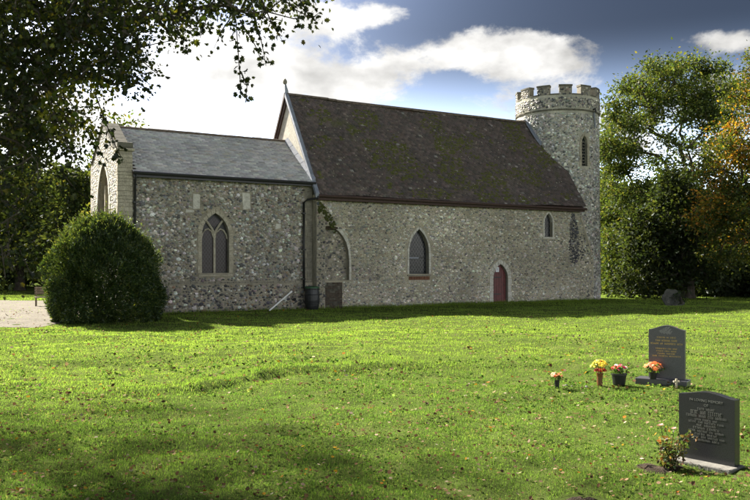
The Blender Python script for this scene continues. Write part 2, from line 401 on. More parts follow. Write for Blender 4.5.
# ------------------------------------------------------------------ stone field builder
def domes(P, U, Vv, Nn, ru, rv, hh, cols, k=6, rng=RNG):
    n = len(P); ang = np.linspace(0, 2*math.pi, k, endpoint=False)[None] + rng.uniform(0, 1, (n, 1))
    w = 1 + rng.normal(0, 0.20, (n, k)); w = np.clip(w, 0.62, 1.4)
    ca, sa = np.cos(ang)*w*ru[:, None], np.sin(ang)*w*rv[:, None]
    def ring(s, h):
        return P[:, None] + (ca*s)[..., None]*U[:, None] + (sa*s)[..., None]*Vv[:, None] + (h[:, None, None]*Nn[:, None])
    r0 = ring(1.0, -np.full(n, 0.006)); r1 = ring(0.84, hh*0.88)
    tilt = rng.normal(0, 0.2, (n, 2))
    c = P + Nn*hh[:, None] + U*(tilt[:, :1]*ru[:, None]) + Vv*(tilt[:, 1:]*rv[:, None])
    V = np.concatenate([r0, r1, c[:, None]], 1).reshape(-1, 3); m = 2*k+1
    b = (np.arange(n)*m)[:, None]; i = np.arange(k)[None]; j = (i+1) % k
    q = np.stack([b+i, b+j, b+k+j, b+k+i], -1).reshape(-1, 4)
    t = np.stack([b+k+i, b+k+j, np.broadcast_to(b+2*k, (n, k))], -1).reshape(-1, 3)
    return V, [q, t], np.repeat(cols, m, 0)

def field(a0, a1, b0, b1, cw, ch, rng, order=0.35, big=0.18):
    rows = int((b1-b0)/ch); A = []; B = []; R = []; S = []
    for r in range(rows):
        n = int((a1-a0)/cw)
        a = a0 + (np.arange(n)+0.5+(0.5 if r % 2 else 0))*cw + rng.normal(0, cw*order*0.6, n)
        b = b0 + (r+0.5)*ch + rng.normal(0, ch*order*0.5, n)
        s = np.exp(rng.normal(0, big, n)); A.append(a); B.append(b); R.append(cw*0.5*s*rng.uniform(0.78, 1.05, n)); S.append(ch*0.5*s*rng.uniform(0.78, 1.05, n))
    A, B, R, S = map(np.concatenate, (A, B, R, S))
    ok = (A > a0+0.02) & (A < a1-0.02) & (B > b0+0.02) & (B < b1-0.02)
    return A[ok], B[ok], R[ok], S[ok]

def arch(xc, w, z0, zs, za, n=7, grow=0.0, base=0.0):
    """outline of a pointed opening, from bottom left round to bottom right"""
    a = w/2; hh = za-zs; R = (a*a+hh*hh)/(2*a); pts = [(xc-a-grow, z0-base)]
    t1 = math.atan2(hh, R-a)
    right = [(xc+a-R+(R+grow)*math.cos(t), zs+(R+grow)*math.sin(t)) for t in np.linspace(0, t1, n)]
    # apex of the grown outline lies on the centre line
    if grow: 
        t2 = math.acos(max(-1, min(1, (R-a)/(R+grow)))); right = [(xc+a-R+(R+grow)*math.cos(t), zs+(R+grow)*math.sin(t)) for t in np.linspace(0, t2, n)]
    left = [(2*xc-x, z) for x, z in right]
    return pts + left + right[::-1][1:] + [(xc+a+grow, z0-base)]

def holed(outline, holes, fn, reveal, backdepth):
    """wall: front face with openings, reveals running in, and the outer edges; fn(a, b, depth) -> xyz"""
    polys = [outline] + holes; flat = [p for q in polys for p in q]
    V = [fn(a, b, 0) for a, b in flat]
    Fc = [tuple(t) for t in tessellate_polygon([[Vector((a, b, 0)) for a, b in q] for q in polys])]
    s = 0
    for qi, q in enumerate(polys):
        n = len(q); b = len(V); dp = backdepth if qi == 0 else reveal
        V += [fn(x, z, dp) for x, z in q]
        for i in range(n): j = (i+1) % n; Fc.append((s+i, s+j, b+j, b+i))
        s += n
    me = bpy.data.meshes.new('wall'); me.from_pydata(V, [], Fc); me.validate(); me.update(); return me

# ------------------------------------------------------------------ the church
church = empty('church', (OX, OY, 0), TH)
tag(church, 'flint parish church with tiled nave, slate chancel and round battlemented tower', 'church')
def north(Y): return lambda a, b, d: (a, Y+d, b)
def stone_blocks(name, parent, mat, contour_in, contour_out, fn, proud, depth, mult=1):
    """separate blocks between two matching outlines"""
    for i in range(len(contour_in)-1):
        a0, a1, b0, b1 = contour_in[i], contour_in[i+1], contour_out[i], contour_out[i+1]
        def L2(p, q, t): return (p[0]+(q[0]-p[0])*t, p[1]+(q[1]-p[1])*t)
        seg = math.dist(a0, a1); nsub = max(1, round(seg/0.32))
        for k in range(nsub):
            t0, t1 = k/nsub+0.012/max(seg, .1), (k+1)/nsub-0.012/max(seg, .1)
            jt = 1 + random.uniform(-0.12, 0.18)
            p0, p1 = L2(a0, a1, t0), L2(a0, a1, t1); o0, o1 = L2(b0, b1, t0), L2(b0, b1, t1)
            o0 = L2(p0, o0, jt); o1 = L2(p1, o1, jt); pr = proud + random.uniform(-.004, .006)
            mb = MB(); mb.hexa([fn(*p0, -pr), fn(*p1, -pr), fn(*o1, -pr), fn(*o0, -pr), fn(*p0, depth), fn(*p1, depth), fn(*o1, depth), fn(*o0, depth)])
            mb.build(name, mat, parent)

L_N, W_N, HE_N, HR_N = 15.75, 6.23, 5.12, 10.14
RY = W_N/2
XE, YC, W_C, HE_C, HR_C = -8.45, 0.25, 5.68, 5.69, 7.87
RYC = YC + W_C/2
win_c = arch(-4.47, 1.17, 1.61, 3.18, 4.11)
win_n = arch(5.46, 1.12, 1.52, 2.56, 3.66)
door_p = arch(10.36, 0.94, -0.05, 1.25, 2.0)
lanc = arch(13.55, 0.56, 3.43, 4.2, 4.68)
niche = [(0.42, 1.22), (0.42, 3.60), (0.62, 3.63), (0.95, 3.60), (1.18, 3.46), (1.38, 3.24), (1.55, 2.95), (1.66, 2.6), (1.70, 2.2), (1.70, 1.26)]
dark_patch = [(15.10, 4.66), (15.38, 4.66), (15.60, 4.1), (15.74, 3.7), (15.74, 2.15), (15.4, 2.05), (15.04, 2.12), (15.0, 3.0)]

def build_walls():
    # --- chancel
    fn = north(YC)
    cw = link('chancel_wall', holed([(-7.93, -0.3), (-0.02, -0.3), (-0.02, HE_C-0.05), (-7.93, HE_C-0.05)], [win_c], fn, 0.28, 0.6), M['mortar_chancel'], church)
    rng = np.random.default_rng(3)
    a, b, ra, rb = field(-7.9, -0.05, 1.26, HE_C-0.08, 0.106, 0.084, rng, 0.5, 0.32); ra *= 1.14; rb *= 1.14
    keep = ~in_poly(a, b, arch(-4.47, 1.17, 1.61, 3.18, 4.11, grow=0.24, base=0.22)) & (a < -0.42)
    for sx0, sx1, sz0, sz1 in PALE: keep &= ~((a > sx0-.06) & (a < sx1+.06) & (b > sz0-.06) & (b < sz1+.06))
    a, b, ra, rb = a[keep], b[keep], ra[keep], rb[keep]; n = len(a)
    P = np.stack([a, np.full(n, YC), b], 1); U = np.tile((1., 0, 0), (n, 1)); Vv = np.tile((0, 0, 1.), (n, 1)); Nn = np.tile((0, -1., 0), (n, 1))
    cols = palette(n, [(0.085,0.083,0.083), (0.18,0.175,0.162), (0.26,0.248,0.216), (0.40,0.392,0.37), (0.20,0.16,0.115)], [0.19, 0.30, 0.29, 0.15, 0.07], 0.25, rng)
    cols *= (.78+.45*vnoise(a*.55, b*.8, 51))[:, None]
    V, fc, c = domes(P, U, Vv, Nn, ra, rb, rng.uniform(0.014, 0.050, n), cols, 5, rng)
    tag(link('flint', mesh_np('flint', V, fc, c), M['flint'], cw), kind='stuff')
    # plinth of the chancel with a sloping top
    mb = MB(); mb.prism([(YC-0.07, -0.3), (YC-0.07, 1.16), (YC-0.002, 1.26), (YC+0.2, 1.26), (YC+0.2, -0.3)], lambda y, z: (-7.9, y, z), lambda y, z: (-0.03, y, z))
    pl = mb.build('plinth', M['mortar_chancel'], church)
    a, b, ra, rb = field(-7.88, -0.05, 0.0, 1.15, 0.13, 0.10, rng, 0.45, 0.25); n = len(a)
    P = np.stack([a, np.full(n, YC-0.07), b], 1)
    cols = palette(n, [(0.04,0.04,0.045), (0.11,0.105,0.10), (0.20,0.185,0.155), (0.42,0.41,0.38), (0.15,0.10,0.065)], [0.28, 0.28, 0.24, 0.12, 0.08], 0.25, rng)
    V, fc, c = domes(P, U[:n] if n <= len(U) else np.tile((1., 0, 0), (n, 1)), np.tile((0, 0, 1.), (n, 1)), np.tile((0, -1., 0), (n, 1)), ra, rb, rng.uniform(0.010, 0.03, n), cols, 6, rng)
    tag(link('flint', mesh_np('flint', V, fc, c), M['flint'], pl), kind='stuff')
    for k in range(30):                                   # course of narrow bricks along the plinth's top
        x = -7.88 + k*0.26
        mb = MB(); mb.box(x, x+0.235, YC-0.085-random.uniform(0, .01), YC-0.02, 1.17, 1.235); mb.build('brick', M['grey_stone'], pl)
    for sx0, sx1, sz0, sz1 in PALE:
        mb = MB(); t = random.uniform(-.03, .03)
        mb.hexa([(sx0, YC-.03, sz0), (sx1, YC-.025, sz0+.03), (sx1, YC+.1, sz0+.03), (sx0, YC+.1, sz0), (sx0+t, YC-.03, sz1), (sx1+t, YC-.02, sz1-.02), (sx1+t, YC+.1, sz1-.02), (sx0+t, YC+.1, sz1)])
        mb.build('stone', M['pale_stone'], cw, 0.015)
    z = 1.28; k = 0                                       # dressed corner where chancel meets nave
    while z < HE_C-0.15:
        h = random.uniform(0.2, 0.34); w = 0.40 if k % 2 else 0.27
        mb = MB(); mb.box(-w, -0.018, YC-0.018-random.uniform(0, .01), YC+0.1, z+.008, min(z+h, HE_C-0.1)-.008); mb.build('quoin_stone', M['grey_stone'], cw, 0.012); z += h; k += 1
    # --- nave
    fn = north(0.0)
    nw = link('nave_wall', holed([(0.0, -0.3), (L_N, -0.3), (L_N, HE_N-0.05), (0.0, HE_N-0.05)], [win_n, door_p, lanc, niche], fn, 0.30, 0.7), M['mortar_nave'], church)
    rng = np.random.default_rng(5)
    a, b, ra, rb = field(0.02, L_N-0.02, 0.0, HE_N-0.1, 0.112, 0.070, rng, 0.20, 0.24); ra *= 1.1; rb *= 1.1
    keep = ~in_poly(a, b, arch(5.46, 1.12, 1.52, 2.56, 3.66, grow=0.23, base=0.40)) & ~in_poly(a, b, arch(10.36, 0.94, -0.05, 1.25, 2.0, grow=0.27)) \
        & ~in_poly(a, b, arch(13.55, 0.56, 3.43, 4.2, 4.68, grow=0.15, base=0.15)) & ~in_poly(a, b, [(x+(0.14 if x > 1 else -.06), z+(.12 if z > 3 else -.05)) for x, z in niche])
    keep &= ~((a > 0.1) & (a < 1.3) & (b < 1.2)) & (rng.random(len(a)) > 0.05+0.35*np.clip((vnoise(a*.7, b*1.1, 9)-.5)*2, 0, 1))
    a, b, ra, rb = a[keep], b[keep], ra[keep], rb[keep]; n = len(a)
    P = np.stack([a, np.zeros(n), b], 1); U = np.tile((1., 0, 0), (n, 1)); Vv = np.tile((0, 0, 1.), (n, 1)); Nn = np.tile((0, -1., 0), (n, 1))
    cols = palette(n, [(0.115,0.113,0.11), (0.215,0.208,0.185), (0.31,0.292,0.235), (0.43,0.415,0.37), (0.25,0.21,0.15)], [0.12, 0.28, 0.39, 0.13, 0.08], 0.22, rng)
    dkp = in_poly(a, b, dark_patch); ra[dkp] *= 1.2; rb[dkp] *= 1.25; cols *= ((.80+.42*vnoise(a*.5, b*.9, 52))*(.84+.32*vnoise(a*.3, b*13, 54)))[:, None]; pr_ = vnoise(a*.35+7, b*.5, 53) > .66; cols[pr_] *= .82
    dk = in_poly(a, b, dark_patch); cols[dk] = palette(int(dk.sum()), [(0.022,0.023,0.03), (0.05,0.05,0.056), (0.2,0.2,0.2)], [.6, .3, .1], .2, rng)
    V, fc, c = domes(P, U, Vv, Nn, ra, rb, rng.uniform(0.008, 0.034, n), cols, 5, rng)
    tag(link('flint', mesh_np('flint', V, fc, c), M['flint'], nw), kind='stuff')
    # back of the blind niche and its flints
    mb = MB(); mb.box(0.35, 1.8, 0.24, 0.34, 1.15, 3.75); nb = mb.build('niche_back', M['mortar_chancel'], nw)
    a, b, ra, rb = field(0.42, 1.7, 1.25, 3.6, 0.13, 0.10, rng, 0.45, 0.25); n = len(a); P = np.stack([a, np.full(n, 0.24), b], 1)
    cols = palette(n, [(0.05,0.05,0.052), (0.13,0.125,0.11), (0.24,0.22,0.17), (0.42,0.4,0.36)], [0.3, 0.3, 0.28, 0.12], 0.22, rng)
    V, fc, c = domes(P, np.tile((1., 0, 0), (n, 1)), np.tile((0, 0, 1.), (n, 1)), np.tile((0, -1., 0), (n, 1)), ra, rb, rng.uniform(0.008, 0.025, n), cols, 6, rng)
    tag(link('niche_flint', mesh_np('flint', V, fc, c), M['flint'], nw), kind='stuff')
    cin = niche[3:]; cout = [(x+0.10, z+(0.10 if i < 4 else 0.03 if i < 6 else 0)) for i, (x, z) in enumerate(cin)]
    stone_blocks('arch_stone', nw, M['pale_stone'], cin, cout, fn, 0.02, 0.15)
    mb = MB(); mb.box(0.40, 1.12, -0.03, 0.26, 3.55, 3.66); mb.build('lintel', M['damp_brick'], nw)
    # stub of old masonry in the angle with the chancel, mossy sloping top, damp brick foot
    mb = MB(); mb.prism([(-0.015, -0.3), (-0.015, 4.76), (0.18, 4.72), (0.52, 4.36), (0.82, 3.98), (0.92, 3.70), (0.41, 3.68), (0.40, 1.1), (0.40, -0.3)], lambda x, z: (x, -0.20, z), lambda x, z: (x, 0.1, z))
    sb = mb.build('wall_stub', M['mortar_chancel'], church)
    a, b, ra, rb = field(0.0, 0.9, 0.0, 4.7, 0.12, 0.10, rng, 0.4, 0.22); k = in_poly(a, b, [(0, 0), (0, 4.68), (.16, 4.62), (.5, 4.26), (.78, 3.9), (.84, 3.76), (.36, 3.74), (.36, 0)]); a, b, ra, rb = a[k], b[k], ra[k], rb[k]; n = len(a); P = np.stack([a, np.full(n, -0.20), b], 1)
    cols = palette(n, [(0.04,0.04,0.042), (0.10,0.095,0.08), (0.17,0.15,0.11), (0.3,0.28,0.25)], [0.35, 0.33, 0.26, 0.06], 0.22, rng)
    V, fc, c = domes(P, np.tile((1., 0, 0), (n, 1)), np.tile((0, 0, 1.), (n, 1)), np.tile((0, -1., 0), (n, 1)), ra, rb, rng.uniform(0.008, 0.025, n), cols, 6, rng)
    tag(link('flint', mesh_np('flint', V, fc, c), M['flint'], sb), kind='stuff')
    P = []; 
    for _ in range(90):
        t = random.random(); x = 0.05+.82*t; z = float(np.interp(x, [0, .18, .52, .82, .92], [4.76, 4.72, 4.36, 3.98, 3.7])); dn_ = random.random()**1.3*.5
        P.append((x, random.uniform(-0.20, 0.04) if dn_ < .04 else -.205, z-dn_))
    P = np.array(P); n = len(P)
    V, fc, c = domes(P, np.tile((1., 0, 0), (n, 1)), np.tile((0, .6, .8), (n, 1)), np.tile((.2, -.8, .56), (n, 1)), rng.uniform(.03, .08, n), rng.uniform(.03, .07, n), rng.uniform(.02, .06, n), np.full((n, 3), .1), 6, rng)
    tag(link('moss', mesh_np('moss', V, fc, smooth=True), M['moss'], sb), kind='stuff')
    z = 0.0; r = 0
    brick_me = None
    while z < 1.12:
        x = 0.41 + (0.0 if r % 2 else -0.0)
        xs = [0.41, 0.66, 0.91, 1.16, 1.28] if r % 2 else [0.41, 0.53, 0.78, 1.03, 1.28]
        for x0, x1 in zip(xs, xs[1:]):
            mb = MB(); p = -0.155 + random.uniform(-.03, .02); j1, j2 = random.uniform(-.02, .02), random.uniform(0, .02); mb.box(x0+.006+j2, x1-.006-j2*.5, p, 0.02, z+.004+abs(j1)*.3, z+.072); mb.build('brick', M['damp_brick'] if random.random() < .8 else M['damp_stone'], sb, .008)
        z += 0.078; r += 1
    mb = MB(); mb.box(0.405, 1.27, -0.145, 0.015, -0.3, 1.10); mb.build('brick_core', M['damp_stone'], sb)
    # sloped buttress closing the west end against the tower
    prof = [(L_N+0.005, -0.3), (L_N+0.005, 4.68), (L_N+0.10, 4.55), (16.55, 2.85), (16.78, 2.55), (16.82, -0.3)]
    mb = MB(); mb.prism(prof, lambda x, z: (x, 0.03, z), lambda x, z: (x, 1.0, z)); bt = mb.build('buttress', M['mortar_nave'], church)
    a, b, ra, rb = field(L_N+.02, 16.8, 0.0, 4.5, 0.13, 0.095, rng, 0.4, 0.22); k = in_poly(a, b, [(x-.05, z-.08) for x, z in prof]); a, b, ra, rb = a[k], b[k], ra[k], rb[k]; n = len(a)
    cols = palette(n, [(0.06,0.06,0.06), (0.16,0.155,0.14), (0.27,0.25,0.19), (0.42,0.4,0.36)], [0.2, 0.34, 0.36, 0.1], 0.22, rng)
    dk = in_poly(a, b, [(15.7, 3.75), (15.8, 3.6), (16.2, 2.6), (16.0, 2.2), (15.7, 2.1)]); cols[dk] = palette(int(dk.sum()), [(0.022,0.023,0.03), (0.05,0.05,0.056)], [.7, .3], .2, rng)
    P = np.stack([a, np.full(n, 0.03), b], 1)
    V, fc, c = domes(P, np.tile((1., 0, 0), (n, 1)), np.tile((0, 0, 1.), (n, 1)), np.tile((0, -1., 0), (n, 1)), ra, rb, rng.uniform(0.008, 0.024, n), cols, 6, rng)
    tag(link('flint', mesh_np('flint', V, fc, c), M['flint'], bt), kind='stuff')
    for k in range(5):
        t0, t1 = k/5, (k+1)/5-.015; p = lambda t: (L_N+0.1+t*(16.55-L_N-.1), 4.55-1.70*t)
        (xa, za), (xb, zb) = p(t0), p(t1)
        mb = MB(); mb.hexa([(xa-.03, -.01, za-.05), (xb-.03, -.01, zb-.05), (xb-.03, 1.0, zb-.05), (xa-.03, 1.0, za-.05), (xa+.05, -.01, za+.05), (xb+.05, -.01, zb+.05), (xb+.05, 1.0, zb+.05), (xa+.05, 1.0, za+.05)])
        mb.build('coping_stone', M['stone'], bt)
    # --- far sides and gables (plain, unseen from here)
    mb = MB(); mb.box(0, L_N, W_N-0.5, W_N, -0.3, HE_N-0.05); mb.build('south_wall', M['mortar_nave'], church)
    mb = MB(); mb.box(-7.93, -0.02, YC+W_C-0.5, YC+W_C, -0.3, HE_C-0.05); mb.build('south_wall', M['mortar_chancel'], church)
    mb = MB(); mb.prism([(0.75, 4.0), (0.35, HE_N+0.35), (RY, HR_N-0.10), (W_N-.35, HE_N+0.35), (W_N-.75, 4.0)], lambda y, z: (0.02, y, z), lambda y, z: (0.4, y, z)); mb.build('nave_gable', M['render'], church)
    mb = MB(); mb.prism([(0.06, -0.3), (0.06, HE_N), (RY, HR_N-0.14), (W_N-.06, HE_N), (W_N-.06, -0.3)], lambda y, z: (L_N-0.4, y, z), lambda y, z: (L_N-.03, y, z)); mb.build('west_gable', M['mortar_nave'], church)
PALE = [(-5.44, -5.14, 4.24, 4.88), (-3.28, -2.93, 4.30, 5.02), (-1.80, -1.55, 3.50, 3.74), (-5.75, -5.4, 4.08, 4.22)]
build_walls()

def build_east_gable():
    top = [(YC-0.08, -0.3), (YC-0.08, HE_C+0.74), (YC+0.30, HE_C+0.76), (RYC, HR_C+0.05), (YC+W_C-.30, HE_C+0.76), (YC+W_C+.08, HE_C+0.74), (YC+W_C+.08, -0.3)]
    ew = arch(RYC, 2.5, 1.9, 4.4, 6.25)
    fn = lambda a, b, d: (XE+d, a, b)
    g = link('east_gable', holed(top, [ew], fn, 0.3, 0.55), M['mortar_chancel'], church)
    rng = np.random.default_rng(8)
    a, b, ra, rb = field(YC, YC+W_C, 0, 8.1, 0.14, 0.11, rng, .5, .28)
    k = in_poly(a, b, [(y+(.25 if y < 3 else -.25), z-.12) for y, z in top]) & ~in_poly(a, b, arch(RYC, 2.5, 1.9, 4.4, 6.25, grow=.25, base=.2)); a, b, ra, rb = a[k], b[k], ra[k], rb[k]; n = len(a)
    P = np.stack([np.full(n, XE), a, b], 1)
    cols = palette(n, [(0.11,0.11,0.11), (0.20,0.195,0.18), (0.30,0.285,0.245), (0.42,0.41,0.38)], [.2, .3, .3, .2], .2, rng)
    V, fc, c = domes(P, np.tile((0, 1., 0), (n, 1)), np.tile((0, 0, 1.), (n, 1)), np.tile((-1., 0, 0), (n, 1)), ra, rb, rng.uniform(.004, .012, n), cols, 6, rng)
    tag(link('flint', mesh_np('flint', V, fc, c), M['flint'], g), kind='stuff')
    z = 0.0
    while z < HE_C+0.6:                                  # coursed blocks on the gable's end, facing the lawn
        h = random.choice((0.13, 0.16, 0.2)); w = random.uniform(.0, .02)
        mb = MB(); mb.box(XE-.015-w, -7.90+w*.5, YC-0.11-w, YC+0.05, z+.007, min(z+h, HE_C+.74)-.007); mb.build('quoin_stone', M['stone'], g); z += h
    mb = MB(); mb.box(XE-.07, -7.82, YC-.2, YC+.38, HE_C+.75, HE_C+.86); mb.build('kneeler', M['stone'], g, .03)
    mb = MB(); mb.box(XE-.03, -7.86, YC-.13, YC+.22, HE_C+.862, HE_C+1.10); mb.build('kneeler', M['dark_stone'], g, .05)
    for sgn in (1, -1):
        for k in range(7):
            t0, t1 = k/7, (k+1)/7-.01
            p = lambda t: (YC+.28+(RYC-YC-.28)*t, HE_C+.78+(HR_C+.06-HE_C-.78)*t)
            (ya, za), (yb, zb) = p(t0), p(t1)
            if sgn < 0: ya, yb = 2*RYC-ya, 2*RYC-yb
            mb = MB(); mb.hexa([(XE-.06, ya, za), (-7.84, ya, za), (-7.84, yb, zb), (XE-.06, yb, zb), (XE-.06, ya, za+.075), (-7.84, ya, za+.075), (-7.84, yb, zb+.075), (XE-.06, yb, zb+.075)])
            mb.build('coping_stone', M['dark_stone'], g)
    # window
    w = MB(); w.prism(ew, lambda a, b: (XE+.26, a, b), lambda a, b: (XE+.30, a, b)); wo = w.build('window', M['brown_light'], church)
    for y in (-.42, .42):
        mb = MB(); mb.box(XE+.14, XE+.259, RYC+y-.06, RYC+y+.06, 1.9, 5.35); mb.build('mullion', M['stone'], wo)
    ci = arch(RYC, 2.5, 1.9, 4.4, 6.25); co = arch(RYC, 2.5, 1.9, 4.4, 6.25, grow=.2)
    stone_blocks('surround_stone', wo, M['pale_stone'], ci, co, fn, .02, .1)
build_east_gable()

def build_windows():
    # chancel window: two lights under a Y of tracery
    fn = north(YC)
    mb = MB(); mb.prism(arch(-4.47, 1.17, 1.61, 3.18, 4.11), lambda a, b: (a, YC+.235, b), lambda a, b: (a, YC+.27, b)); w = mb.build('window', M['iron'], church)
    for s in (-1, 1):
        xc = -4.47+s*0.30
        mb = MB(); mb.prism(arch(xc, 0.50, 1.64, 3.05, 3.5), lambda a, b: (a, YC+.21, b), lambda a, b: (a, YC+.232, b)); mb.build('pane', M['glass_chancel'], w)
    mb = MB(); mb.prism([(-4.47-.0, 3.52), (-4.22, 3.75), (-4.47, 4.0), (-4.72, 3.75)], lambda a, b: (a, YC+.21, b), lambda a, b: (a, YC+.232, b)); mb.build('pane', M['glass_chancel'], w)
    mb = MB(); mb.box(-4.47-.045, -4.47+.045, YC+.13, YC+.209, 1.61, 3.3); mb.build('mullion', M['stone'], w)
    for s in (-1, 1):
        mb = MB(); pts = [(-4.47+s*x, YC+.165, z) for x, z in ((0.0, 3.25), (0.10, 3.45), (0.24, 3.66), (0.36, 3.80))]; mb.tube(pts, 0.05, 6); mb.build('tracery', M['stone'], w)
        mb = MB(); pts = [(-4.47+s*(.30+x), YC+.17, z) for x, z in ((-.26, 3.1), (-.2, 3.32), (-.04, 3.46), (.10, 3.40), (.22, 3.22), (.26, 3.05))]; mb.tube(pts, 0.035, 6); mb.build('tracery', M['stone'], w)
    ci = arch(-4.47, 1.17, 1.61, 3.18, 4.11); co = arch(-4.47, 1.17, 1.61, 3.18, 4.11, grow=.17)
    stone_blocks('surround_stone', w, M['stone'], ci, co, fn, .02, .1)
    mb = MB(); mb.hexa([(-5.2, YC-.06, 1.47), (-3.74, YC-.06, 1.47), (-3.74, YC+.22, 1.47), (-5.2, YC+.22, 1.47), (-5.2, YC-.06, 1.54), (-3.74, YC-.06, 1.54), (-3.74, YC+.22, 1.605), (-5.2, YC+.22, 1.605)]); mb.build('sill', M['stone'], w)
    # nave window
    fn = north(0)
    mb = MB(); mb.prism(arch(5.46, 1.12, 1.52, 2.56, 3.66), lambda a, b: (a, .245, b), lambda a, b: (a, .28, b)); w = mb.build('window', M['iron'], church)
    for z0, z1, shape in ((1.6, 2.27, 0), (2.31, 3.6, 1)):
        poly = [(4.95, z0), (4.95, z1), (5.97, z1), (5.97, z0)] if not shape else arch(5.46, 1.04, z0, 2.56, 3.58)
        mb = MB(); mb.prism(poly, lambda a, b: (a, .215, b), lambda a, b: (a, .243, b)); mb.build('pane', M['glass_nave'], w)
    mb = MB(); mb.box(4.93, 5.55, .18, .214, 2.262, 2.315); mb.build('saddle_bar', M['lead'], w)
    ci = arch(5.46, 1.12, 1.52, 2.56, 3.66); co = arch(5.46, 1.12, 1.52, 2.56, 3.66, grow=.10)
    stone_blocks('surround_stone', w, M['pale_stone'], ci, co, fn, .022, .2)
    ci = arch(5.46, 1.12, 1.52, 2.56, 3.66, grow=.125); co = arch(5.46, 1.12, 1.52, 2.56, 3.66, grow=.22)
    stone_blocks('surround_brick', w, M['stone'], ci, co, fn, .012, .1)
    mb = MB(); mb.hexa([(4.8, -.07, 1.42), (6.12, -.07, 1.42), (6.12, .21, 1.42), (4.8, .21, 1.42), (4.8, -.07, 1.47), (6.12, -.07, 1.47), (6.12, .21, 1.515), (4.8, .21, 1.515)]); mb.build('sill', M['grey_stone'], w)
    for k in range(8):
        x = 4.88+k*.148; mb = MB(); mb.box(x, x+.135, -.02, .05, 1.24, 1.405); mb.build('brick', M['brick'], w)
    for k in range(5):
        x = 4.8+k*.262; mb = MB(); mb.box(x, x+.25, -.015, .05, 1.11, 1.225); mb.build('surround_stone', M['stone'], w)
    # small lancet
    mb = MB(); mb.prism(arch(13.55, 0.56, 3.43, 4.2, 4.68), lambda a, b: (a, .2, b), lambda a, b: (a, .24, b)); w = mb.build('window', M['iron'], church)
    mb = MB(); mb.prism(arch(13.55, 0.48, 3.47, 4.2, 4.62), lambda a, b: (a, .17, b), lambda a, b: (a, .198, b)); mb.build('pane', M['glass_nave'], w)
    ci = arch(13.55, 0.56, 3.43, 4.2, 4.68, 4); co = arch(13.55, 0.56, 3.43, 4.2, 4.68, 4, grow=.09)
    stone_blocks('surround_stone', w, M['pale_stone'], ci, co, fn, .022, .15)
    mb = MB(); mb.box(13.14, 13.96, -.05, .18, 3.33, 3.425); mb.build('sill', M['pale_stone'], w)
    # door of red planks
    mb = MB(); mb.prism(arch(10.36, 0.94, -0.05, 1.25, 2.0), lambda a, b: (a, .20, b), lambda a, b: (a, .26, b)); d = mb.build('door', M['door'], church)
    aw = arch(10.36, 0.90, 0.02, 1.25, 1.97, 12)
    def top(x): 
        a = .45; hh = .72; R = (a*a+hh*hh)/(2*a); q = abs(x-10.36); return 1.25+math.sqrt(max(0, R*R-(q+R-a)**2))
    xs = np.linspace(9.91, 10.81, 7)
    for x0, x1 in zip(xs, xs[1:]):
        x0 += .006; x1 -= .006; xm = (x0+x1)/2
        poly = [(x0, .02), (x0, top(x0)), (xm, top(xm)), (x1, top(x1)), (x1, .02)]
        mb = MB(); mb.prism(poly, lambda a, b: (a, .135, b), lambda a, b: (a, .199, b)); mb.build('plank', M['door'], d)
    for z in (.45, 1.3):
        mb = MB(); mb.box(9.93, 10.5, .120, .134, z, z+.05); mb.build('hinge_strap', M['iron'], d)
    mb = MB(); mb.tube([(10.68+.05*math.cos(t), .118, .95+.05*math.sin(t)) for t in np.linspace(0, 6.28, 13)], .009, 5); mb.build('ring_handle', M['iron'], d)
    mb = MB(); mb.box(10.16, 10.36, .126, .132, 1.60, 1.84); nt = mb.build('notice', M['paper'], d)
    for z, x1 in ((1.79, 10.33), (1.75, 10.30), (1.71, 10.33), (1.66, 10.27)):
        mb = MB(); mb.box(10.19, x1, .123, .1255, z-.008, z+.008); mb.build('print_line', M['granite_grey'], nt)
    ci = arch(10.36, 0.94, -0.05, 1.25, 2.0); co = arch(10.36, 0.94, -0.05, 1.25, 2.0, grow=.22)
    stone_blocks('surround_stone', d, M['pale_stone'], ci, co, fn, .025, .18)
    mb = MB(); mb.box(9.8, 10.92, -.25, .2, -.2, .03); mb.build('doorstep', M['stone'], d, .02)
build_windows()

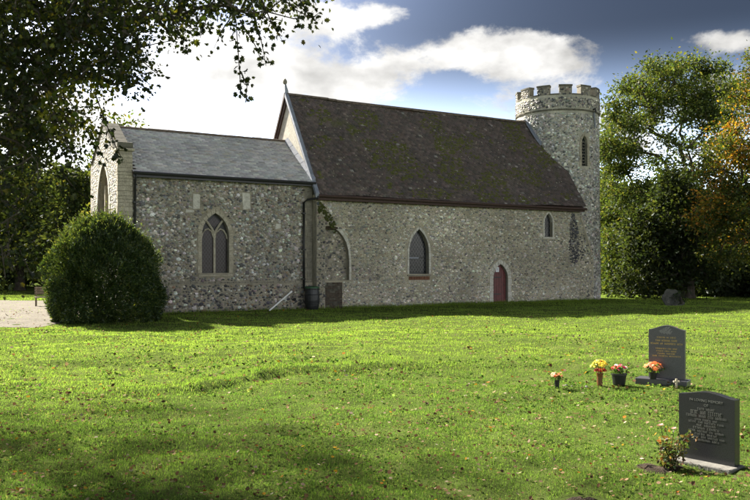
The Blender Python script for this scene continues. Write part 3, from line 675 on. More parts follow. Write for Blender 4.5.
# --- roofs
def slabs(name, parent, mat, X0, X1, y_e, z_e, y_r, z_r, tw, gauge, thick, cols, probs, rng, sag, west_cut=None, jit=0.2):
    sl = math.hypot(y_r-y_e, z_r-z_e); dy, dz = (y_r-y_e)/sl, (z_r-z_e)/sl; ny, nz = -dz, dy
    rows = int(sl/gauge); A = []; B = []
    for r in range(rows):
        n = int((X1-X0)/tw); a = X0+(np.arange(n)+(0.5 if r % 2 else 0.0))*tw
        a = a[(a+tw*.5 > X0) & (a+tw < X1+tw*.5)]; A.append(a); B.append(np.full(len(a), r*gauge))
    A = np.concatenate(A); B = np.concatenate(B); n = len(A)
    gap = .004; x0 = np.clip(A+gap, X0, X1); x1 = np.clip(A+tw-gap, X0, X1); s0 = B+rng.normal(0, gauge*.05, n); s1 = np.minimum(B+gauge*1.12, sl)
    lift = thick*(1+rng.normal(0, .28, n)+(rng.random(n) < .02)*rng.uniform(.6, 1.6, n)); tl = rng.normal(0, thick*.18, n)
    def pt(x, s, h): 
        k = sag(x, s); return np.stack([x, y_e+dy*s+ny*(h+k), z_e+dz*s+nz*(h+k)], -1)
    h0 = np.full(n, .004)
    V = np.stack([pt(x0, s0, h0*0), pt(x1, s0, h0*0), pt(x1, s1, h0*0), pt(x0, s1, h0*0), pt(x0, s0, lift+tl), pt(x1, s0, lift-tl), pt(x1, s1, h0), pt(x0, s1, h0)], 1).reshape(-1, 3)
    b = (np.arange(n)*8)[:, None]
    q = np.concatenate([b+np.array([f]) for f in ([4,5,6,7], [0,1,5,4], [1,2,6,5], [3,0,4,7])], 0)
    c = palette(n, cols, probs, jit, rng)
    c *= (0.88+0.24*vnoise(A*.6, B*.9, 21))[:, None]
    o = link(name, mesh_np(name, V, [q], np.repeat(c, 8, 0)), mat, parent); tag(o, kind='stuff'); return pt

def build_roofs():
    rng = np.random.default_rng(17)
    # nave
    ye, ze = -0.32, HE_N-.02
    sagn = lambda x, s: (vnoise(x*.45, s*.5, 31)-.5)*.13 + (vnoise(x*1.7, s*1.7, 32)-.5)*.022 - .09*np.sin(np.clip((x)/L_N, 0, 1)*math.pi)
    mb = MB(); x0, x1 = -0.06, L_N+.12
    mb.hexa([(x0, ye+.06, ze-.30), (x1, ye+.06, ze-.30), (x1, RY, HR_N-.44), (x0, RY, HR_N-.44), (x0, ye+.06, ze-.22), (x1, ye+.06, ze-.22), (x1, RY, HR_N-.33), (x0, RY, HR_N-.33)])
    mb.hexa([(x0, RY+.001, HR_N-.44), (x1, RY+.001, HR_N-.44), (x1, W_N+.32, ze-.16), (x0, W_N+.32, ze-.16), (x0, RY+.001, HR_N-.03), (x1, RY+.001, HR_N-.03), (x1, W_N+.32, ze), (x0, W_N+.32, ze)])
    nr = mb.build('nave_roof', M['eaves_wood'], church)
    pt = slabs('roof_tile', nr, M['tile'], x0, x1, ye-.03, ze-.03, RY, HR_N-.03, 0.175, 0.122, 0.027,
          [(0.086,0.069,0.065), (0.102,0.080,0.074), (0.070,0.059,0.058), (0.128,0.104,0.095), (0.22,0.21,0.20)], [.38, .3, .25, .06, .01], rng, sagn, jit=.12)
    # moss cushions
    n = 1700; x = rng.uniform(.3, L_N-.2, n*4); s = rng.uniform(.1, 5.9, n*4)
    k = vnoise(x*.75, s*1.0, 77)*.7+vnoise(x*2.3, s*2.6, 78)*.3+.16*(x/L_N) > .635; x, s = x[k][:n], s[k][:n]; n = len(x)
    P = pt(x, s, np.full(n, .012)); sl = math.hypot(RY-ye, HR_N-ze); d = ((RY-ye)/sl, (HR_N-ze)/sl)
    V, fc, c = domes(P, np.tile((1., 0, 0), (n, 1)), np.tile((0, d[0], d[1]), (n, 1)), np.tile((0, -d[1], d[0]), (n, 1)), rng.uniform(.03, .12, n), rng.uniform(.025, .07, n), rng.uniform(.015, .05, n), np.full((n, 3), .05), 6, rng)
    tag(link('moss', mesh_np('moss', V, fc, smooth=True), M['roof_moss'], nr), kind='stuff')
    # pale lichen spots
    n = 260; x = rng.uniform(.3, L_N-.2, n); s = rng.uniform(.1, 5.5, n); P = pt(x, s, np.full(n, .022))
    V, fc, c = domes(P, np.tile((1., 0, 0), (n, 1)), np.tile((0, d[0], d[1]), (n, 1)), np.tile((0, -d[1], d[0]), (n, 1)), rng.uniform(.02, .05, n), rng.uniform(.015, .035, n), np.full(n, .005), np.full((n, 3), .05), 5, rng)
    tag(link('lichen', mesh_np('lichen', V, fc), M['stone'], nr), kind='stuff')
    mb = MB(); R = .13
    mb.prism([(R*math.cos(t), R*math.sin(t)) for t in np.linspace(0, math.pi, 7)], lambda y, z: (.005, y, z), lambda y, z: (.435, y*.97, z*.97)); rme = mb.mesh('ridge_tile')
    for k in range(int((L_N+.1)/.44)):
        X = -.04+k*.44
        if X > 14.7: break
        link('ridge_tile', rme, M['tile_ridge'], nr, (X, RY, HR_N-.11-.075*math.sin(X/L_N*math.pi)+.02*math.sin(X*1.3)+random.uniform(-.008, .008)))
    # lead-dressed verge, with the finial on the point of the gable
    sl = math.hypot(RY-ye, HR_N-ze)
    for k in range(6):
        t0, t1 = k/6, (k+1)/6-.006; p = lambda t: (ye-.04+(RY-ye+.04)*t, ze-.03+(HR_N-ze+.03)*t)
        (ya, za), (yb, zb) = p(t0), p(t1)
        mb = MB(); mb.hexa([(-.15, ya-.02, za-.16), (-.0, ya-.02, za-.16), (-.0, yb-.02, zb-.16), (-.15, yb-.02, zb-.16), (-.15, ya-.05, za+.03), (.02, ya-.05, za+.03), (.02, yb-.05, zb+.03), (-.15, yb-.05, zb+.03)])
        mb.build('verge_lead', M['lead'], nr)
        ya2, yb2 = 2*RY-ya, 2*RY-yb
        mb = MB(); mb.hexa([(-.13, ya2+.03, za-.16), (-.0, ya2+.03, za-.16), (-.0, yb2+.03, zb-.16), (-.13, yb2+.03, zb-.16), (-.13, ya2+.03, za+.05), (.10, ya2+.03, za+.05), (.10, yb2+.03, zb+.05), (-.13, yb2+.03, zb+.05)])
        mb.build('verge_board', M['eaves_wood'], nr)
    mb = MB(); mb.tube([(-.02, RY, HR_N-.15), (-.03, RY, HR_N+.1), (-.07, RY, HR_N+.3), (-.10, RY, HR_N+.42)], [.10, .085, .055, .05], 10)
    fi = mb.build('finial', M['lead'], nr, smooth=True)
    mb = MB(); mb.lathe([(.03, 0), (.075, .03), (.105, .10), (.095, .18), (.05, .25), (.015, .29)], (-.11, RY, HR_N+.40), 12); mb.build('finial_knob', M['grey_stone'], fi, smooth=True)
    # nave eaves: board and gutter
    mb = MB(); mb.box(.02, L_N+.1, -.30, -.27, HE_N-.30, HE_N-.12); mb.build('eaves_board', M['eaves_wood'], church)
    mb = MB(); mb.tube([(.0, -.40, HE_N-.13), (L_N+.12, -.40, HE_N-.17)], .062, 10); mb.build('gutter', M['eaves_wood'], church, smooth=False)
    # chancel
    ye, ze = YC-.26, HE_C-.05; x0, x1 = -7.92, -.01
    mb = MB(); mb.hexa([(x0, ye, ze-.14), (x1, ye, ze-.14), (x1, RYC, HR_C-.2), (x0, RYC, HR_C-.2), (x0, ye, ze-.045), (x1, ye, ze-.045), (x1, RYC, HR_C-.06), (x0, RYC, HR_C-.06)])
    mb.hexa([(x0, RYC+.001, HR_C-.2), (x1, RYC+.001, HR_C-.2), (x1, 2*RYC-ye, ze-.14), (x0, 2*RYC-ye, ze-.14), (x0, RYC+.001, HR_C-.03), (x1, RYC+.001, HR_C-.03), (x1, 2*RYC-ye, ze), (x0, 2*RYC-ye, ze)])
    cr = mb.build('chancel_roof', M['eaves_wood'], church)
    sagc = lambda x, s: (vnoise(x*.5, s*.6, 41)-.5)*.03
    slabs('slate', cr, M['slate'], x0, x1, ye-.03, ze-.02, RYC, HR_C-.02, 0.30, 0.14, 0.017,
          [(0.36,0.356,0.36), (0.40,0.396,0.395), (0.30,0.298,0.302), (0.48,0.472,0.455), (0.36,0.34,0.30)], [.36, .3, .18, .10, .06], rng, sagc, jit=.09)
    for k in range(18):
        link('ridge_tile', rme, M['tile_ridge'], cr, (x0+.02+k*.438, RYC, HR_C-.09+random.uniform(-.006, .006)))
    mb = MB(); mb.tube([(-7.9, ye-.09, ze-.06), (-.02, ye-.09, ze-.09)], .065, 10); mb.build('gutter', M['iron'], church)
    mb = MB(); mb.box(-7.9, -.02, ye-.02, ye+.02, ze-.22, ze-.06); mb.build('eaves_board', M['iron'], church)
    # lead flashing where the slates meet the nave gable
    p = lambda t: (ye+(RYC-ye)*t, ze+.01+(HR_C-ze)*t)
    for k in range(5):
        (ya, za), (yb, zb) = p(k/5), p((k+1)/5-.008)
        mb = MB(); mb.hexa([(-.17, ya, za+.0), (.018, ya, za+.0), (.018, yb, zb+.0), (-.17, yb, zb+.0), (-.17, ya, za+.025), (.018, ya, za+.16), (.018, yb, zb+.16), (-.17, yb, zb+.025)]); mb.build('flashing', M['lead'], cr)
    # downpipes
    def pipe(pts, r=.045):
        mb = MB(); mb.tube(pts, r, 10); o = mb.build('downpipe', M['iron'], church, smooth=True)
        return o
    o = pipe([(-.02, -.40, HE_N-.16), (-.06, -.36, HE_N-.24), (-.38, -.02, HE_N-.30), (-.49, YC-.13, HE_N-.42), (-.49, YC-.13, 3.0), (-.49, YC-.15, .9)], .05)
    for z in (4.2, 2.6, 1.3):
        mb = MB(); mb.box(-.57, -.41, YC-.19, YC-.01, z, z+.05); mb.build('pipe_bracket', M['iron'], o)
    o = pipe([(-7.80, ye-.09, ze-.1), (-7.80, YC-.12, ze-.35), (-7.80, YC-.13, 2.0), (-7.80, YC-.16, .1)], .045)
    for z in (4.4, 2.6, 1.3):
        mb = MB(); mb.box(-7.88, -7.72, YC-.19, YC-.01, z, z+.05); mb.build('pipe_bracket', M['iron'], o)
M['tile_ridge'] = mat_noise('ridge_clay', [(0.3, (0.06,0.045,0.037)), (0.7, (0.14,0.11,0.085))], 5, 0.9, 0.5, 12)
build_roofs()

# --- round tower
TX, TY, R0, R1 = 17.0, RY, 2.42, 2.33
Z_STR, Z_PAR, Z_TOP = 10.55, 11.38, 11.97
def r_at(z): return R0+(R1-R0)*np.clip(z/Z_STR, 0, 1)
def tower_point(ang, z, extra=0.0):
    r = (r_at(z) if z < Z_STR else R1+.05)+extra; return Vector((TX+r*math.cos(ang), TY+r*math.sin(ang), z))
def ang_at(u):
    """direction on the tower met by the sight line through column u"""
    dx = (u-375)/F; cx, cy = OX+TX*CT-TY*ST, OY+TX*ST+TY*CT
    A = dx*dx+1; B = -2*(dx*cx+cy); C = cx*cx+cy*cy-R1*R1; t = (-B-math.sqrt(max(0, B*B-4*A*C)))/(2*A)
    X, Y = to_church(dx*t, t); return math.atan2(Y-TY, X-TX)
def build_tower():
    k = 64; rng = np.random.default_rng(23)
    prof = [(R0+.03, -.3), (R0, 0.0)] + [(float(r_at(z)), z) for z in np.linspace(.6, Z_STR, 14)] + [(R1+.05, Z_STR+.01), (R1+.05, Z_PAR)]
    mb = MB(); mb.lathe(prof, (TX, TY, 0), k); tw = mb.build('tower', M['mortar_tower'], church, smooth=False)
    aw = ang_at(584.2); zc = 8.28
    # cut the lancet
    nrm = Vector((math.cos(aw), math.sin(aw), 0)); tan = Vector((-math.sin(aw), math.cos(aw), 0)); c0 = Vector((TX, TY, 0))
    la = arch(0, .40, 7.45, 8.75, 9.15)
    cut = MB(); cut.prism(la, lambda a, b: c0+nrm*(R1-.22)+tan*a+Vector((0,0,b)), lambda a, b: c0+nrm*(R1+.3)+tan*a+Vector((0,0,b))); co = link('cut', cut.mesh('cut'), None, church)
    import bmesh
    for ob in (tw, co):
        bm = bmesh.new(); bm.from_mesh(ob.data); bmesh.ops.recalc_face_normals(bm, faces=bm.faces); bm.to_mesh(ob.data); bm.free()
    md = tw.modifiers.new('b', 'BOOLEAN'); md.object = co; md.operation = 'DIFFERENCE'; md.solver = 'EXACT'
    dg = bpy.context.evaluated_depsgraph_get(); nm = bpy.data.meshes.new_from_object(tw.evaluated_get(dg)); tw.modifiers.clear(); tw.data = nm
    bpy.data.objects.remove(co)
    if not tw.data.materials: tw.data.materials.append(M['mortar_tower'])
    fn = lambda a, b, d: tuple(c0+nrm*(R1+.012-d)+tan*a+Vector((0,0,b)))
    mb = MB(); mb.prism(la, lambda a, b: fn(a, b, .17), lambda a, b: fn(a, b, .2)); w = mb.build('window', M['glass_nave'], church)
    mb = MB()
    for q in range(8): mb.hexa([fn(-.18, 7.6+q*.17, .10), fn(.18, 7.6+q*.17, .10), fn(.18, 7.6+q*.17, .14), fn(-.18, 7.6+q*.17, .14), fn(-.18, 7.63+q*.17, .10), fn(.18, 7.63+q*.17, .10), fn(.18, 7.63+q*.17, .14), fn(-.18, 7.63+q*.17, .14)])
    mb.build('louvre', M['grey_stone'], w)
    stone_blocks('surround_stone', w, M['stone'], arch(0, .40, 7.45, 8.75, 9.15, 4), arch(0, .40, 7.45, 8.75, 9.15, 4, grow=.13), fn, .03, .12)
    # flints
    def fl(z0, z1, rad_fn, amin, amax, par, cols, probs):
        a, b, ra, rb = field(amin*2.35, amax*2.35, z0, z1, .118, .096, rng, .45, .28); ra *= 1.12; rb *= 1.12; ang = a/2.35
        k = ~((np.abs((ang-aw)*2.33) < .36) & (b > 7.25) & (b < 9.35)); ang, b, ra, rb = ang[k], b[k], ra[k], rb[k]; n = len(b)
        r = rad_fn(b); P = np.stack([TX+r*np.cos(ang), TY+r*np.sin(ang), b], 1)
        V, fc, c = domes(P, np.stack([-np.sin(ang), np.cos(ang), 0*ang], 1), np.tile((0, 0, 1.), (n, 1)), np.stack([np.cos(ang), np.sin(ang), 0*ang], 1), ra, rb, rng.uniform(.010, .036, n), palette(n, cols, probs, .24, rng), 5, rng)
        tag(link('flint', mesh_np('flint', V, fc, c), M['flint'], par), kind='stuff')
    cols = [(0.11,0.11,0.112), (0.24,0.238,0.23), (0.35,0.342,0.315), (0.50,0.495,0.48), (0.27,0.23,0.175)]
    fl(0, Z_STR-.1, r_at, -math.pi*1.08, .42, tw, cols, [.24, .28, .28, .14, .06])
    fl(Z_STR+.12, Z_PAR-.05, lambda z: R1+.05+0*z, -math.pi*1.25, .6, tw, [(0.06,0.06,0.063), (0.15,0.145,0.135), (0.25,0.235,0.195), (0.44,0.42,0.38)], [.3, .34, .26, .1])
    # string course
    n = 26
    for i in range(n):
        a0, a1 = 2*math.pi*i/n, 2*math.pi*(i+1)/n-.012; mb = MB(); pts = []
        for z, e in ((Z_STR-.03, .07), (Z_STR+.05, .085)):
            for a, ee in ((a0, -.1), (a1, -.1), (a1, e), (a0, e)): pts.append((TX+(R1+ee)*math.cos(a), TY+(R1+ee)*math.sin(a), z))
        mb.hexa([pts[0], pts[1], pts[2], pts[3], pts[4], pts[5], pts[6], pts[7]]); mb.build('string_course_stone', M['dark_stone'], tw)
    # parapet: merlons with caps, coping in the gaps
    nm_ = 12; a_c = ang_at(565.5)
    for i in range(nm_):
        am = a_c+2*math.pi*i/nm_; hw = 2*math.pi/nm_*.285
        def seg(ri, ro, a0, a1, z0, z1, dz=0.0):
            mb = MB(); m = 5
            an = np.linspace(a0, a1, m); vs = []
            for a in an:
                for r, z in ((ri, z0), (ro, z0), (ro, z1), (ri, z1+dz)): vs.append((TX+r*math.cos(a), TY+r*math.sin(a), z))
            fs = [(0,1,2,3), tuple(4*(m-1)+q for q in (3,2,1,0))]
            for q in range(m-1):
                b = 4*q
                for e in range(4): fs.append((b+e, b+4+e, b+4+(e+1)%4, b+(e+1)%4))
            mb.add(vs, fs); return mb
        h = random.uniform(-.02, .03)
        mr = seg(R1-.33, R1+.045, am-hw, am+hw, Z_PAR-.01, Z_TOP-.10+h).build('merlon', M['grey_stone'], tw)
        a, b, ra, rb = field(-hw*2.35, hw*2.35, Z_PAR, Z_TOP-.12, .14, .115, rng, .35, .2); ang = am+a/2.35; nn = len(a); r = R1+.045
        V, fc, c = domes(np.stack([TX+r*np.cos(ang), TY+r*np.sin(ang), b], 1), np.stack([-np.sin(ang), np.cos(ang), 0*ang], 1), np.tile((0, 0, 1.), (nn, 1)), np.stack([np.cos(ang), np.sin(ang), 0*ang], 1), ra, rb, rng.uniform(.005, .018, nn), palette(nn, [(0.04,0.04,0.043), (0.10,0.095,0.085), (0.18,0.165,0.13), (0.33,0.31,0.27)], [.3, .34, .28, .08], .22, rng), 6, rng)
        tag(link('merlon_flint', mesh_np('flint', V, fc, c), M['flint'], tw), kind='stuff')
        seg(R1-.36, R1+.075, am-hw-.012, am+hw+.012, Z_TOP-.10+h+.003, Z_TOP-.01+h, .03).build('merlon_cap', M['dark_stone'], tw)
        seg(R1-.36, R1+.07, am+hw+.004, am+2*math.pi/nm_-hw-.004, Z_PAR-.005, Z_PAR+.07, .02).build('coping_stone', M['dark_stone'], tw)
    # lead dressed down the tower where the nave roof runs into it
    sl = math.hypot(RY+.32, HR_N-HE_N); nyr, nzr = -(HR_N-HE_N)/sl, (RY+.32)/sl
    V = []; Fc = []
    pts = []
    for z in np.linspace(HR_N-.02, HR_N-1.55, 14):
        y = -.32+(z-HE_N)/(HR_N-HE_N)*(RY+.32); r = float(r_at(z)); dy = y-TY
        if abs(dy) < r: pts.append((TX-math.sqrt(r*r-dy*dy), y, z))
    for i, (x, y, z) in enumerate(pts):
        a = math.atan2(y-TY, x-TX); r = float(r_at(z))+.04
        V += [(x-.16, y+nyr*.05, z+nzr*.05), (TX+r*math.cos(a), TY+r*math.sin(a), z+.05), (TX+r*math.cos(a-.0), TY+r*math.sin(a-.0), z+.24)]
        if i: b = 3*i; Fc += [(b-3, b, b+1, b-2), (b-2, b+1, b+2, b-1)]
    me = bpy.data.meshes.new('flashing'); me.from_pydata(V, [], Fc); link('flashing', me, M['lead'], tw)
    # spout with a lead tail on the right flank
    as_ = ang_at(592.5); n2 = Vector((math.cos(as_), math.sin(as_), 0)); t2 = Vector((-math.sin(as_), math.cos(as_), 0))
    p = c0+n2*(R1)+Vector((0,0,Z_STR+.1))
    mb = MB(); mb.tube([p, p+n2*.18+Vector((0,0,.05)), p+n2*.2+Vector((0,0,-.15))], .06, 8); sp = mb.build('spout', M['iron'], tw)
    mb = MB(); mb.tube([p+n2*.10+Vector((0,0,-.15)), p+n2*.07+t2*.10+Vector((0,0,-.5)), p+n2*.05+t2*.2+Vector((0,0,-.95))], .05, 6); mb.build('lead_tail', M['lead'], sp)
build_tower()

# ------------------------------------------------------------------ things beside the church
def place_church(X, Y): return (OX+X*CT-Y*ST, OY+X*ST+Y*CT)
def build_water_butt():
    x, y = place_church(-.28, -.28); b = empty('water_butt', (x, y, 0), TH); tag(b, 'black water barrel with green lid under the downpipe in the wall angle', 'water butt')
    mb = MB(); mb.lathe([(.27, 0), (.30, .12), (.33, .4), (.33, .6), (.30, .86), (.31, .88), (.31, .92)], k=20); body = mb.build('barrel', M['plastic_black'], b, smooth=False)
    for z in (.25, .62):
        mb = MB(); mb.lathe([(.325, 0), (.345, .015), (.345, .035), (.325, .05)], (0, 0, z), 20); mb.build('hoop', M['plastic_black'], body)
    mb = MB(); mb.lathe([(.32, 0), (.33, .01), (.33, .05), (.25, .085), (.05, .095)], (0, 0, .925), 20); mb.build('lid', M['plastic_green'], b)
    mb = MB(); mb.tube([(0, -.31, .15), (0, -.40, .15), (0, -.41, .11)], .018, 6); mb.build('tap', M['iron'], b)
build_water_butt()
def build_pole():
    x0, y0 = place_church(-2.47, -.75); x1, y1 = place_church(-1.22, -.22); mb = MB()
    mb.tube([(0, 0, .03), (x1-x0, y1-y0, .80)], .032, 10); mb.tube([((x1-x0)*.93, (y1-y0)*.93, .745), (x1-x0, y1-y0, .80)], .043, 10)
    o = mb.build('white_pipe', M['white_pipe'], None, smooth=False, loc=(x0, y0, 0)); tag(o, 'white pipe leaning slantwise from the grass against the chancel wall', 'pipe')
build_pole()

# ------------------------------------------------------------------ headstones
def headstone_outline(w, h, rise, n=14):
    pts = [(-w/2, 0)]
    for t in np.linspace(0, 1, n+1):
        x = -w/2+w*t; s = (1-math.cos(2*math.pi*t))/2
        pts.append((x, h-rise+rise*s**.9))
    return pts + [(w/2, 0)]
def lettering(parent, mat, rows, y, rng, th=.004):
    """rows: (z centre, letter height, width, word lengths); too worn or small to be read, so strokes only"""
    mb = MB()
    for z, lh, wd, words in rows:
        tot = sum(words)+len(words)-1; cw = wd/tot; x = -wd/2
        for wl in words:
            for c in range(wl):
                k = rng.random(); a = x+.12*cw; b = x+.78*cw; s = lh*.12
                mb.box(a, a+cw*.15, y-th, y, z-lh/2, z+lh/2)
                if k < .6: mb.box(a+cw*.16, b, y-th, y, z+lh/2-s, z+lh/2)
                if k > .3: mb.box(b-cw*.15, b, y-th, y, z-lh/2, z+lh/2-s*1.05)
                if k < .45 or k > .8: mb.box(a+cw*.21, b-cw*.21, y-th, y, z-lh/2, z-lh/2+s)
                x += cw
            x += cw
    return tag(mb.build('lettering', mat, parent), kind='stuff')
def text_part(parent, s, size, x, y, z, mat):
    cu = bpy.data.curves.new('lettering', 'FONT'); cu.body = s; cu.size = size; cu.align_x = 'CENTER'; cu.extrude = .001
    o = bpy.data.objects.new('t', cu); COL.objects.link(o); dg = bpy.context.evaluated_depsgraph_get()
    me = bpy.data.meshes.new_from_object(o.evaluated_get(dg)); bpy.data.objects.remove(o); bpy.data.curves.remove(cu)
    me.materials.clear(); p = link('lettering', me, mat, parent, (x, y, z), (rad(90), 0, 0)); return tag(p, kind='stuff')
GZ = lambda x, y: float(hgt(x, y))
def build_headstones():
    r = random.Random(4)
    # far one, gold letters
    x, y = 4.71, 12.86; h = empty('headstone', (x, y, GZ(x, y)), rad(-33)); tag(h, 'grey granite headstone with gold lettering and carved emblem, behind orange flowers', 'headstone')
    mb = MB(); o_ = headstone_outline(.56, .86, .07); mb.prism(o_, lambda a, b: (a, -.045, b+.09), lambda a, b: (a, .045, b+.09)); sl = mb.build('slab', M['granite_grey'], h, .008)
    mb = MB(); mb.box(-.46, .34, -.19, .12, -.05, .09); mb.build('plinth', M['granite_grey'], h, .01)
    rows = [(.665, .022, .30, [7, 2, 5]), (.615, .028, .34, [4, 7, 5]), (.565, .026, .50, [6, 2, 8, 4]), (.485, .020, .34, [9, 3, 4]), (.445, .020, .32, [6, 4, 5]), (.405, .020, .28, [5, 6]), (.365, .020, .44, [4, 7, 9])]
    lettering(sl, M['gold'], [(z+.09, a, b, w) for z, a, b, w in rows], -.0462, r, .002)
    mb = MB()                                            # carved emblem: a hill of praying hands-like strokes, kept abstract
    for (x0, z0, x1, z1, w) in ((-.11, .845, -.03, .90, .018), (-.09, .83, .01, .925, .02), (-.05, .82, .05, .93, .022), (0, .815, .07, .90, .022), (.04, .815, .085, .86, .02)):
        dx, dz = x1-x0, z1-z0; L = math.hypot(dx, dz); px, pz = -dz/L*w, dx/L*w
        mb.prism([(x0-px, z0-pz), (x1-px*.4, z1-pz*.4), (x1+px*.4, z1+pz*.4), (x0+px, z0+pz)], lambda a, b: (a, -.0485, b), lambda a, b: (a, -.0455, b))
    mb.build('emblem', M['emblem'], sl)
    # near one
    x, y = 3.22, 7.70; h = empty('headstone', (x, y, GZ(x, y)-.01), rad(-50)); tag(h, 'polished black headstone with curved top and silver lettering, beside rose bush', 'headstone')
    mb = MB(); o_ = headstone_outline(.56, .695, .042); mb.prism(o_, lambda a, b: (a, -.05, b), lambda a, b: (a, .05, b)); sl = mb.build('slab', M['granite'], h, .008)
    mb = MB(); mb.box(-.33, .31, -.20, .10, -.08, .028); mb.build('plinth', M['concrete'], h, .012)
    text_part(sl, 'IN LOVING MEMORY', .036, 0, -.0512, .598, M['silver']); text_part(sl, 'OF', .036, 0, -.0512, .556, M['silver'])
    rows = [(.528, .020, .20, [4, 5]), (.494, .032, .36, [4, 3, 7]), (.458, .024, .46, [6, 4, 3, 6]), (.424, .018, .26, [4, 5, 3]), (.398, .018, .40, [5, 3, 7, 4]), (.370, .018, .22, [3, 6]), (.342, .020, .30, [6, 6]), (.312, .018, .40, [4, 6, 2, 5]), (.284, .018, .26, [5, 5]), (.256, .018, .42, [7, 3, 6, 3]), (.228, .018, .30, [2, 7, 4])]
    rows = [(z, a, b*.88, w) for z, a, b, w in rows]
    lettering(sl, M['silver'], rows, -.0512, r, .0015)
M['emblem'] = mat_plain('etched_emblem', (0.16, 0.16, 0.165), 0.6, nz=.3, nscale=40)
build_headstones()

# ------------------------------------------------------------------ flowers
def petals_mesh(name, R, cols, rng, layers=3, k=8, cup=.5):
    V = []; Fc = []; C = []
    for l in range(layers):
        rr = R*(1-.28*l); up = cup*(.25+.4*l)
        for i in range(k):
            a = 2*math.pi*(i+.5*l)/k+rng.uniform(-.12, .12); w = math.pi/k*1.15; b = len(V); z1 = rr*up+rng.uniform(-.1, .1)*R
            for aa, r, z in ((a, .05*R, 0), (a-w*.8, rr*.6, z1*.6), (a, rr, z1), (a+w*.8, rr*.6, z1*.6)): V.append((r*math.cos(aa), r*math.sin(aa), z+.08*R*l))
            Fc.append((b, b+1, b+2, b+3)); c = cols[rng.integers(len(cols))]; f = rng.uniform(.8, 1.15); C += [tuple(x*f for x in c)]*4
    return mesh_np(name, np.array(V), [np.array(Fc)], np.array(C))
def leaf_mesh(name, pts, dirs, ln, wd, cols, up=None, rng=RNG):
    """diamond leaves folded a little along the rib"""
    n = len(pts); d = dirs/np.linalg.norm(dirs, axis=1, keepdims=True)
    ref = rng.normal(0, 1, (n, 3)); s = np.cross(d, ref); s /= np.linalg.norm(s, axis=1, keepdims=True)+1e-9; nn = np.cross(s, d)
    ln = np.asarray(ln).reshape(-1, 1); wd = np.asarray(wd).reshape(-1, 1)
    V = np.stack([pts, pts+d*ln*.45+s*wd*.5+nn*wd*.12, pts+d*ln, pts+d*ln*.45-s*wd*.5+nn*wd*.12], 1).reshape(-1, 3)
    b = (np.arange(n)*4)[:, None]
    return mesh_np(name, V, [b+np.array([[0,1,2]]), b+np.array([[0,2,3]])], np.repeat(cols, 4, 0))
def bouquet(root, n, R, z0, hgt_, br, palettes, rng, leafn=40, leafcol=((0.035,0.08,0.02), (0.06,0.11,0.025))):
    st = MB(); tips = []
    for i in range(n):
        a = i*2.4+rng.uniform(-.3, .3); q = math.sqrt((i+.6)/n)*R; tip = Vector((q*math.cos(a), q*math.sin(a), z0+hgt_*(1-.42*(q/R)**2)+rng.uniform(-.02, .02)))
        b = Vector((q*.25*math.cos(a), q*.25*math.sin(a), z0-.03)); st.tube([b, b.lerp(tip, .5)+Vector((0, 0, .01)), tip], .003, 4, False); tips.append((tip, a, q))
    fo = st.build('stem', M['stem'], root)
    P = np.stack([rng.normal(0, R*.5, leafn), rng.normal(0, R*.5, leafn), z0+rng.uniform(.0, hgt_*.75, leafn)], 1)
    D = np.stack([rng.normal(0, 1, leafn), rng.normal(0, 1, leafn), rng.normal(.3, .5, leafn)], 1)
    link('foliage', leaf_mesh('foliage', P, D, rng.uniform(.05, .09, leafn), rng.uniform(.02, .035, leafn), palette(leafn, leafcol, [1]*len(leafcol), .2, rng), rng=rng), M['leaf_tree'], root)
    for i, (tip, a, q) in enumerate(tips):
        me = petals_mesh('flower', br*rng.uniform(.8, 1.2), palettes[i % len(palettes)], rng)
        tilt = .9*q/R; o = link('flower', me, M['petal'], root, tip); o.rotation_euler = Vector((math.cos(a)*math.sin(tilt), math.sin(a)*math.sin(tilt), math.cos(tilt))).to_track_quat('Z', 'Y').to_euler()
M['stem'] = mat_plain('stem', (0.05, 0.09, 0.025), .6)
